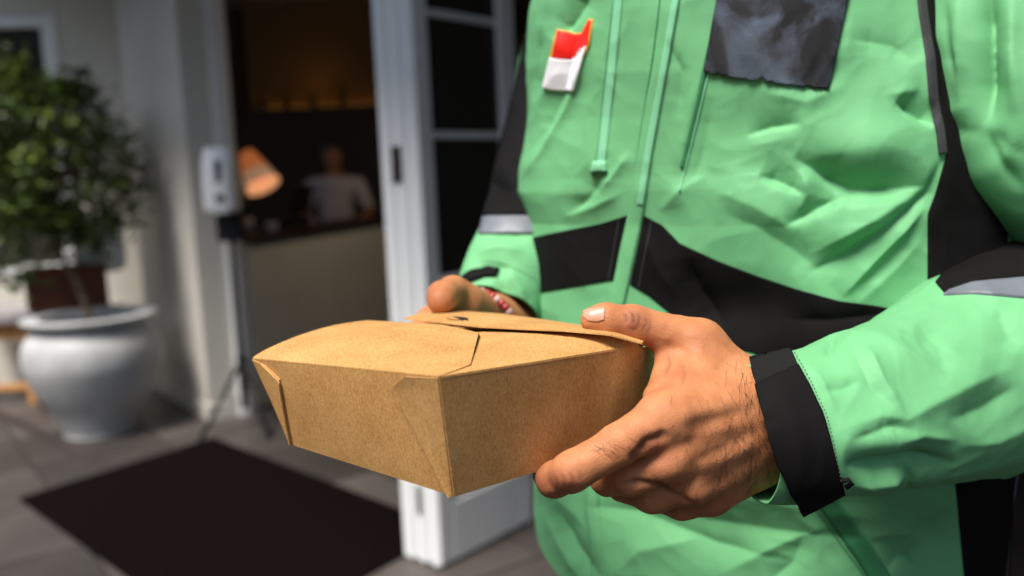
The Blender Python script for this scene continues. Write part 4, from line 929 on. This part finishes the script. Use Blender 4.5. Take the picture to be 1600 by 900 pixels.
for k_, (px, hh) in enumerate(((405, .13), (443, .16), (484, .17), (531, .24))):
    c_ = sA+shd*((px-392)/198*shl)+shn*.16
    mb = MB(); mb.lathe(c_+UPZ*.001, [(.002, 0), (.032, 0), (.034, hh*.3), (.034, hh*.6), (.012, hh*.8), (.012, hh), (.001, hh)], 14)
    tag(mb.build('bottle', m_bottle, smooth=True), ['squat dark bottle at the left end of the lit shelf', 'dark bottle second from the left on the lit shelf', 'dark bottle third from the left on the lit shelf', 'tallest dark bottle, at the right end of the lit shelf'][k_], 'bottle', 'bottles on the lit back shelf')
# desk lamp on the counter
lc = P(400, 262, 5.35); lamp = empty('desk_lamp', lc-UPZ*.35, 'small lamp with a tilted orange shade standing on the counter', 'lamp')
m_shade = emat('orange_shade', (.75, .22, .07), .14); m_shade2 = emat('cream_shade', (.7, .42, .25), .12)
axd = P(410, 290, 5.30)-P(385, 240, 5.35); axl = np.linalg.norm(axd); axd /= axl; s1 = np.cross(axd, F); s1 /= np.linalg.norm(s1); s2 = np.cross(axd, s1)
for nm, t0, t1, r0, r1, mm in (('lamp_shade', 0, .62, .045, .085, m_shade), ('shade_rim', .62, 1, .085, .108, m_shade2)):
    v = []
    for t, r in ((t0, r0), (t1, r1)):
        for k_ in range(28): q = 2*math.pi*k_/28; v.append(P(385, 240, 5.35)+axd*axl*t+r*(s1*math.cos(q)+s2*math.sin(q)))
    mesh(nm, v, [(k_, (k_+1) % 28, 28+(k_+1) % 28, 28+k_) for k_ in range(28)], mm, lamp)
ll = bpy.data.lights.new('desk_lamp_bulb', 'POINT'); ll.energy = .10; ll.color = (1, .72, .45); ll.shadow_soft_size = .05
lo_ = bpy.data.objects.new('desk_lamp_bulb', ll); C.objects.link(lo_); lo_.location = tuple(P(385, 240, 5.35)+axd*axl*.9)
ct0 = P(388, 362, 5.3); ct0[2] = 1.005
MB().tube([ct0, ct0+UPZ*.2, P(384, 262, 5.36), P(386, 243, 5.35)], .008, 8).build('lamp_stem', m_bplast, lamp, smooth=True)
MB().lathe(ct0, [(.001, 0), (.06, 0), (.06, .012), (.001, .014)], 20).build('lamp_base', m_bplast, lamp)
# small white things on the counter
for (px, py, r, h_), lb in (((425, 346, .035, .07), 'small pale cup on the counter below the orange lamp'), ((388, 346, .03, .10), 'pale paper cup on the counter behind the dispenser stand')):
    c_ = P(px, py, 5.25); c_[2] = 1.005; mb = MB(); mb.lathe(c_, [(.001, 0), (r*.8, 0), (r, h_), (r*.93, h_), (r*.7, .01), (.001, .01)], 20); tag(mb.build('cup', mat('cup_glaze', (.3, .27, .29), .5), smooth=True), lb, 'cup')
# the attendant behind the counter
hc = P(520, 246, 7.1); at_ = empty('person', (hc[0], hc[1], 0), 'person in a grey short sleeved shirt standing behind the counter', 'person')
def hp(x, y, z): return np.array([hc[0]+x, hc[1]+y, hc[2]+z])
def man(p, skin_=True):
    L_ = [(hp(0, 0, .03), hp(0, -.015, -.05), .078, .058, .02), (hp(0, .01, -.08), hp(0, .015, -.17), .05, .05, .02), (hp(-.14, .01, -.22), hp(.14, .01, -.22), .06, .06, .04), (hp(0, 0, -.25), hp(0, 0, -.6), .13, .12, .06),
          (hp(-.19, 0, -.22), hp(-.25, -.05, -.45), .048, .04, .03), (hp(-.25, -.05, -.45), hp(-.14, -.22, -.52), .038, .03, .01), (hp(.19, 0, -.22), hp(.27, -.03, -.44), .048, .04, .03), (hp(.27, -.03, -.44), hp(.22, -.22, -.50), .038, .03, .01),
          (hp(-.08, 0, -.68), hp(-.1, 0, -1.35), .09, .05, .04), (hp(.08, 0, -.68), hp(.1, 0, -1.35), .09, .05, .04), (hp(0, -.085, -.02), hp(0, -.09, -.035), .01, .013, .01)]
    d = 1e9
    for a, b, r1, r2, k_ in L_: d = smin(d, roundcone(p, a, b, r1, r2), k_)
    return d
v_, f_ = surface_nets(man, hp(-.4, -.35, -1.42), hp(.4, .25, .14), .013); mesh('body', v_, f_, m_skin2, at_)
def shirt(p): return smax(man(p)-.012, np.maximum(p[..., 2]-(hc[2]-.15), (hc[2]-.40)-p[..., 2]-3*np.maximum(0, .19-np.abs(p[..., 0]-hc[0]))), .006)
v_, f_ = surface_nets(shirt, hp(-.4, -.35, -1.0), hp(.4, .25, -.1), .012); mesh('shirt', v_, f_, m_shirt, at_)
def hr(p): return smax(roundcone(p, hp(0, .015, .055), hp(0, .02, .0), .088, .075), -roundcone(p, hp(0, -.1, -.05), hp(0, -.1, .02), .07, .05), .01)
v_, f_ = surface_nets(hr, hp(-.12, -.12, -.12), hp(.12, .14, .16), .01); mesh('hair', v_, f_, m_hair, at_)
# dark espresso machine / till beside the attendant
tl = P(455, 318, 5.9); tl[2] = 1.005; till = empty('till', tl, 'dark till with a tilted screen on the counter before the attendant', 'till')
MB().box(tl-cd*.02, cd*.26, cn*.2, UPZ*.07).build('till_base', m_bplast, till, bevel=.01)
MB().box(tl+UPZ*.09, cd*.24, cn*.03+UPZ*.01, UPZ*.18-cn*.05).build('till_screen', m_bplast, till, bevel=.006)
MB().box(tl+UPZ*.06+cd*.1, cd*.04, cn*.04, UPZ*.05).build('till_neck', m_bplast, till)

# ------------------------------------------------------------------ sanitiser dispenser on its stand
D_ = 4.45
fz = G(385, 666); D_ = proj(fz)[2]; st = empty('dispenser_stand', fz, 'black tripod floor stand carrying the white hand sanitiser dispenser', 'stand')
top = P(350, 300, D_); top = np.array([fz[0], fz[1], top[2]])
tz = P(355, 375, D_)[2]
MB().tube([fz+UPZ*.10, np.array([fz[0], fz[1], tz+.25])], .016, 12).build('pole', m_bplast, st, smooth=True)
MB().lathe(np.array([fz[0], fz[1], .36]), [(.001, -.03), (.024, -.03), (.024, .03), (.001, .03)], 14).build('collar', m_bplast, st)
for k_, (lx, ly) in enumerate(((300, 700), (425, 690), (400, 640))):
    e_ = G(lx, ly); dv = e_-fz; dv *= .34/np.linalg.norm(dv); e_ = fz+dv
    lg = MB().tube([np.array([fz[0], fz[1], .36]), e_+UPZ*.024], .013, 8).build('leg', m_bplast, st, smooth=True)
    MB().lathe(e_+UPZ*.009, [(.001, 0), (.016, 0), (.014, .02), (.001, .022)], 10).build('rubber_foot', m_rub, lg)
    MB().tube([np.array([fz[0], fz[1], .14]), fz+dv*.5+UPZ*.19], .005, 6).build('brace', m_metal, st)
pc = np.array([fz[0], fz[1], tz]); xr = np.array([1., 0, 0]); yb = np.array([0, 1., 0])
MB().box(pc-xr*.065+UPZ*.0-yb*.035, xr*.125, yb*.05, UPZ*.155).build('drip_holder', m_bplast, st, bevel=.012, seg=3)
ds = empty('sanitiser_dispenser', pc+UPZ*.16, 'white wall style hand sanitiser dispenser mounted on the tripod stand by the doorway', 'dispenser')
dz1 = P(350, 233, D_)[2]; dz0 = tz+.165; hw = .085
mb = MB(); n1 = 18; v = []
for kz in range(15):
    t = kz/14; z = dz0+(dz1-dz0)*t; s_ = 1-.18*max(0, (t-.6)/.4)**2; bul = .03*math.sin(math.pi*(.15+.8*t))
    for j in range(28):
        q = 2*math.pi*j/28; cx_, cy_ = np.sign(math.cos(q))*abs(math.cos(q))**.55, np.sign(math.sin(q))*abs(math.sin(q))**.55
        v.append(np.array([pc[0]-.002+hw*s_*cx_, pc[1]-.085+(.055+bul)*cy_*s_, z]))
f = [(k_*28+j, k_*28+(j+1) % 28, (k_+1)*28+(j+1) % 28, (k_+1)*28+j) for k_ in range(14) for j in range(28)]+[tuple(range(28))[::-1], tuple(14*28+j for j in range(28))]
mb.add(v, f); mb.build('housing', m_plast, ds, smooth=True, bevel=.004)
MB().box(np.array([pc[0]-.005, pc[1]-.172, dz0+(dz1-dz0)*.44]), xr*.034, yb*.02, UPZ*.115).build('level_window', m_bplast, ds, bevel=.008, seg=3)
MB().box(np.array([pc[0]-.012, pc[1]-.168, dz0+(dz1-dz0)*.15]), xr*.05, yb*.02, UPZ*.035).build('push_button', m_bplast, ds, bevel=.006)
MB().box(np.array([pc[0]-.04, pc[1]-.15, dz0-.012]), xr*.08, yb*.09, UPZ*.012).build('nozzle_plate', m_plast, ds, bevel=.004)

# ------------------------------------------------------------------ potted tree
pb = G(159, 674); Dp = proj(pb)[2]; k_ = Dp/FPX
pot = empty('pot', pb, 'large round pale blue grey glazed pot holding the small tree', 'pot')
zt = P(140, 488, Dp)[2]; print('pot', pb, Dp, zt)
H_ = zt
prof = [(.001, .003), (.155, .003), (.160, .02), (.20, .12*H_/.6), (.255, .22*H_/.6), (.295, .33*H_/.6), (.305, .40*H_/.6), (.295, .47*H_/.6), (.262, .525*H_/.6), (.238, .55*H_/.6), (.245, .565*H_/.6), (.285, .578*H_/.6), (.293, .592*H_/.6), (.285, H_), (.225, H_-.002), (.215, H_-.02), (.21, H_-.08)]
prof = [(r*k_/.0031*1.02 if True else r, z) for r, z in prof]
pp = catmull(np.array(prof), 4)
MB().lathe(pb, pp, 56).build('pot_body', m_glaze, pot, smooth=True)
MB().lathe(pb, [(.21*k_/.0031, H_-.055), (.1, H_-.04), (.001, H_-.035)], 30).build('soil', m_soil, pot)
tree = empty('potted_tree', pb+UPZ*(H_-.04), 'small leafy ornamental tree with a round crown growing in the glazed pot', 'tree')
tr0 = pb+UPZ*(H_-.05); cc = P(62, 258, Dp+.05)
tp_ = [tr0, P(120, 440, Dp), P(92, 395, Dp), P(75, 340, Dp), cc]
MB().tube(catmull(np.array(tp_), 5), np.linspace(.022, .010, 21), 10).build('trunk', m_bark, tree, smooth=True)
rr = random.Random(11); Rc = 154*k_; br_ = MB(); leaves = [MB(), MB(), MB()]
clumps = []
for _ in range(170):
    v = np.array([rr.gauss(0, 1), rr.gauss(0, 1), rr.gauss(0, 1)]); v /= np.linalg.norm(v); v *= rr.uniform(.35, 1.0)**.6*Rc*np.array([1.0, 1.0, 1.12]); v *= 1+.18*math.sin(5*v[0]/Rc+3*v[2]/Rc)
    if rr.random() < .15: v *= 1.15
    clumps.append(cc+v)
    if len(clumps) < 46: mid = (cc+clumps[-1])/2-UPZ*.05; br_.tube([cc-UPZ*.15+v*.05, mid, clumps[-1]], [.007, .005, .002], 5)
br_.build('branches', m_bark, tree, smooth=True)
m_leaf = [mat('leaf_green', c_, .45, .5, var=.3, vscale=9) for c_ in ((.085, .14, .018), (.15, .21, .03), (.035, .065, .010))]
for m_ in m_leaf: m_.node_tree.nodes['Principled BSDF'].inputs['Transmission Weight'].default_value = 0
for c_ in clumps:
    kk = rr.choice([0, 0, 1, 2, 2])
    for _ in range(36):
        p = c_+np.array([rr.gauss(0, .055), rr.gauss(0, .055), rr.gauss(0, .045)]); a = np.array([rr.gauss(0, 1), rr.gauss(0, 1), rr.gauss(0, .5)+.1]); a /= np.linalg.norm(a)
        b = np.cross(a, [rr.gauss(0, .4), rr.gauss(0, .4), 1]); b /= np.linalg.norm(b)+1e-9; n_ = np.cross(a, b); L_ = rr.uniform(.042, .078); W_ = L_*.27
        v = [p, p+a*L_*.35+b*W_-n_*.003, p+a*L_*.75+b*W_*.7-n_*.004, p+a*L_, p+a*L_*.75-b*W_*.7-n_*.004, p+a*L_*.35-b*W_-n_*.003, p+a*L_*.5+n_*.003]
        leaves[kk].add(v, [(0, 1, 6), (1, 2, 6), (2, 3, 6), (3, 4, 6), (4, 5, 6), (5, 0, 6)])
for k2, l_ in enumerate(leaves): tag(l_.build('foliage', m_leaf[k2], tree), kind='stuff')

# unseen leafy screen added behind the camera to block low sky light
hx = 16; hq = []
hb0 = gA-fd*1.5-nd*7.2
for i in range(90):
    for j in range(20):
        p = hb0+fd*(i/89-.5)*2*hx+UPZ*(j/19*4.6-.02); hq.append(p)
hq = np.array(hq); hq = hq-nd*(fbm(hq*1.3)*.25)[:, None]; back = hq-nd*1.0
n0 = len(hq); ff = gridfaces(90, 20)+[tuple(np.array(x)[::-1]+n0) for x in gridfaces(90, 20)]+[(i*20+19, (i+1)*20+19, (i+1)*20+19+n0, i*20+19+n0) for i in range(89)]
tag(mesh('added_hedge', np.concatenate([hq, back]), ff, mat('added_hedge_leaves', (.05, .085, .025), .7, .3, var=.5, vscale=9, bump=1, bscale=14)), 'tall screen of leaves added out of view to block low sky light', 'added_hedge')

# ------------------------------------------------------------------ furniture on the left
tb = G(22, 636); Dt = proj(tb)[2]; sc = Dt/FPX
tab = empty('side_table', tb, 'low honey wood side table with a grey top beside the pot', 'table')
hz = P(22, 500, Dt)[2]
x0 = tb-fd*0-np.array([.38, 0, 0]); wx = np.array([.52, .0, 0]); wy = np.array([0, .42, 0])
for a_ in (0, 1):
    for b_ in (0, 1): MB().box(x0+wx*a_*.91+wy*b_*.88+UPZ*.012, xr*.045, yb*.05, UPZ*(hz-.02)).build('leg', m_owood, tab, bevel=.003)
MB().box(x0+xr*.047+UPZ*(hz-.11)+yb*.008, xr*.425, yb*.03, UPZ*.10).build('apron', m_owood, tab, bevel=.003)
MB().box(x0+xr*.047+UPZ*.10+yb*.008, xr*.425, yb*.03, UPZ*.04).build('stretcher', m_owood, tab, bevel=.003)
MB().box(x0-xr*.05-yb*.05+UPZ*(hz-.006), wx+xr*.13, wy+yb*.1, UPZ*.06).build('table_top', m_top, tab, bevel=.006)
# red-brown bench with pale cushion
Db = Dp+.33
bl = P(42, 480, Db); brr = P(168, 472, Db); bench = empty('bench', np.array([bl[0], bl[1], 0]), 'red brown wooden bench with a white cushion behind the pot', 'bench')
zt2 = P(100, 412, Db)[2]; zb2 = P(100, 485, Db)[2]; wv_ = np.array([brr[0]-bl[0], 0, 0]); o_ = np.array([bl[0], bl[1], 0])
MB().box(o_+UPZ*(zb2+.004), wv_, yb*.03, UPZ*(zt2-zb2-.01)).build('backrest', m_rwood, bench, bevel=.004)
for a_ in (0, .94): 
    for b_ in (.032, .19): MB().box(o_+wv_*a_+yb*b_+UPZ*.012, xr*.03, yb*.03, UPZ*(zb2-.065)).build('leg', m_rwood, bench, bevel=.003)
MB().box(o_+UPZ*(zb2-.05)+yb*.035, wv_, yb*.20, UPZ*.045).build('seat', m_rwood, bench, bevel=.004)
cu = MB(); cz = P(145, 412, Db)[2]; cz1 = P(145, 335, Db)[2]
v = []; 
def cush(p): 
    q = np.abs(p-np.array([P(140, 372, Db)[0], bl[1]+.16, (cz+cz1)/2-.03]))-np.array([.085, .03, (cz1-cz)/2-.02]); return np.linalg.norm(np.maximum(q, 0), axis=-1)+np.minimum(q.max(-1), 0)-.05
c_ = np.array([P(140, 372, Db)[0], bl[1]+.16, (cz+cz1)/2]); v_, f_ = surface_nets(cush, c_-.28, c_+.28, .012)
tag(mesh('cushion', v_, f_, m_cloth), 'white cushion standing on the red brown bench beside the tree crown', 'cushion')
for o in list(bpy.data.objects):
    if o.type == 'MESH' and o.name.startswith('zip_pull_hole'): o.name = 'zip_garage'
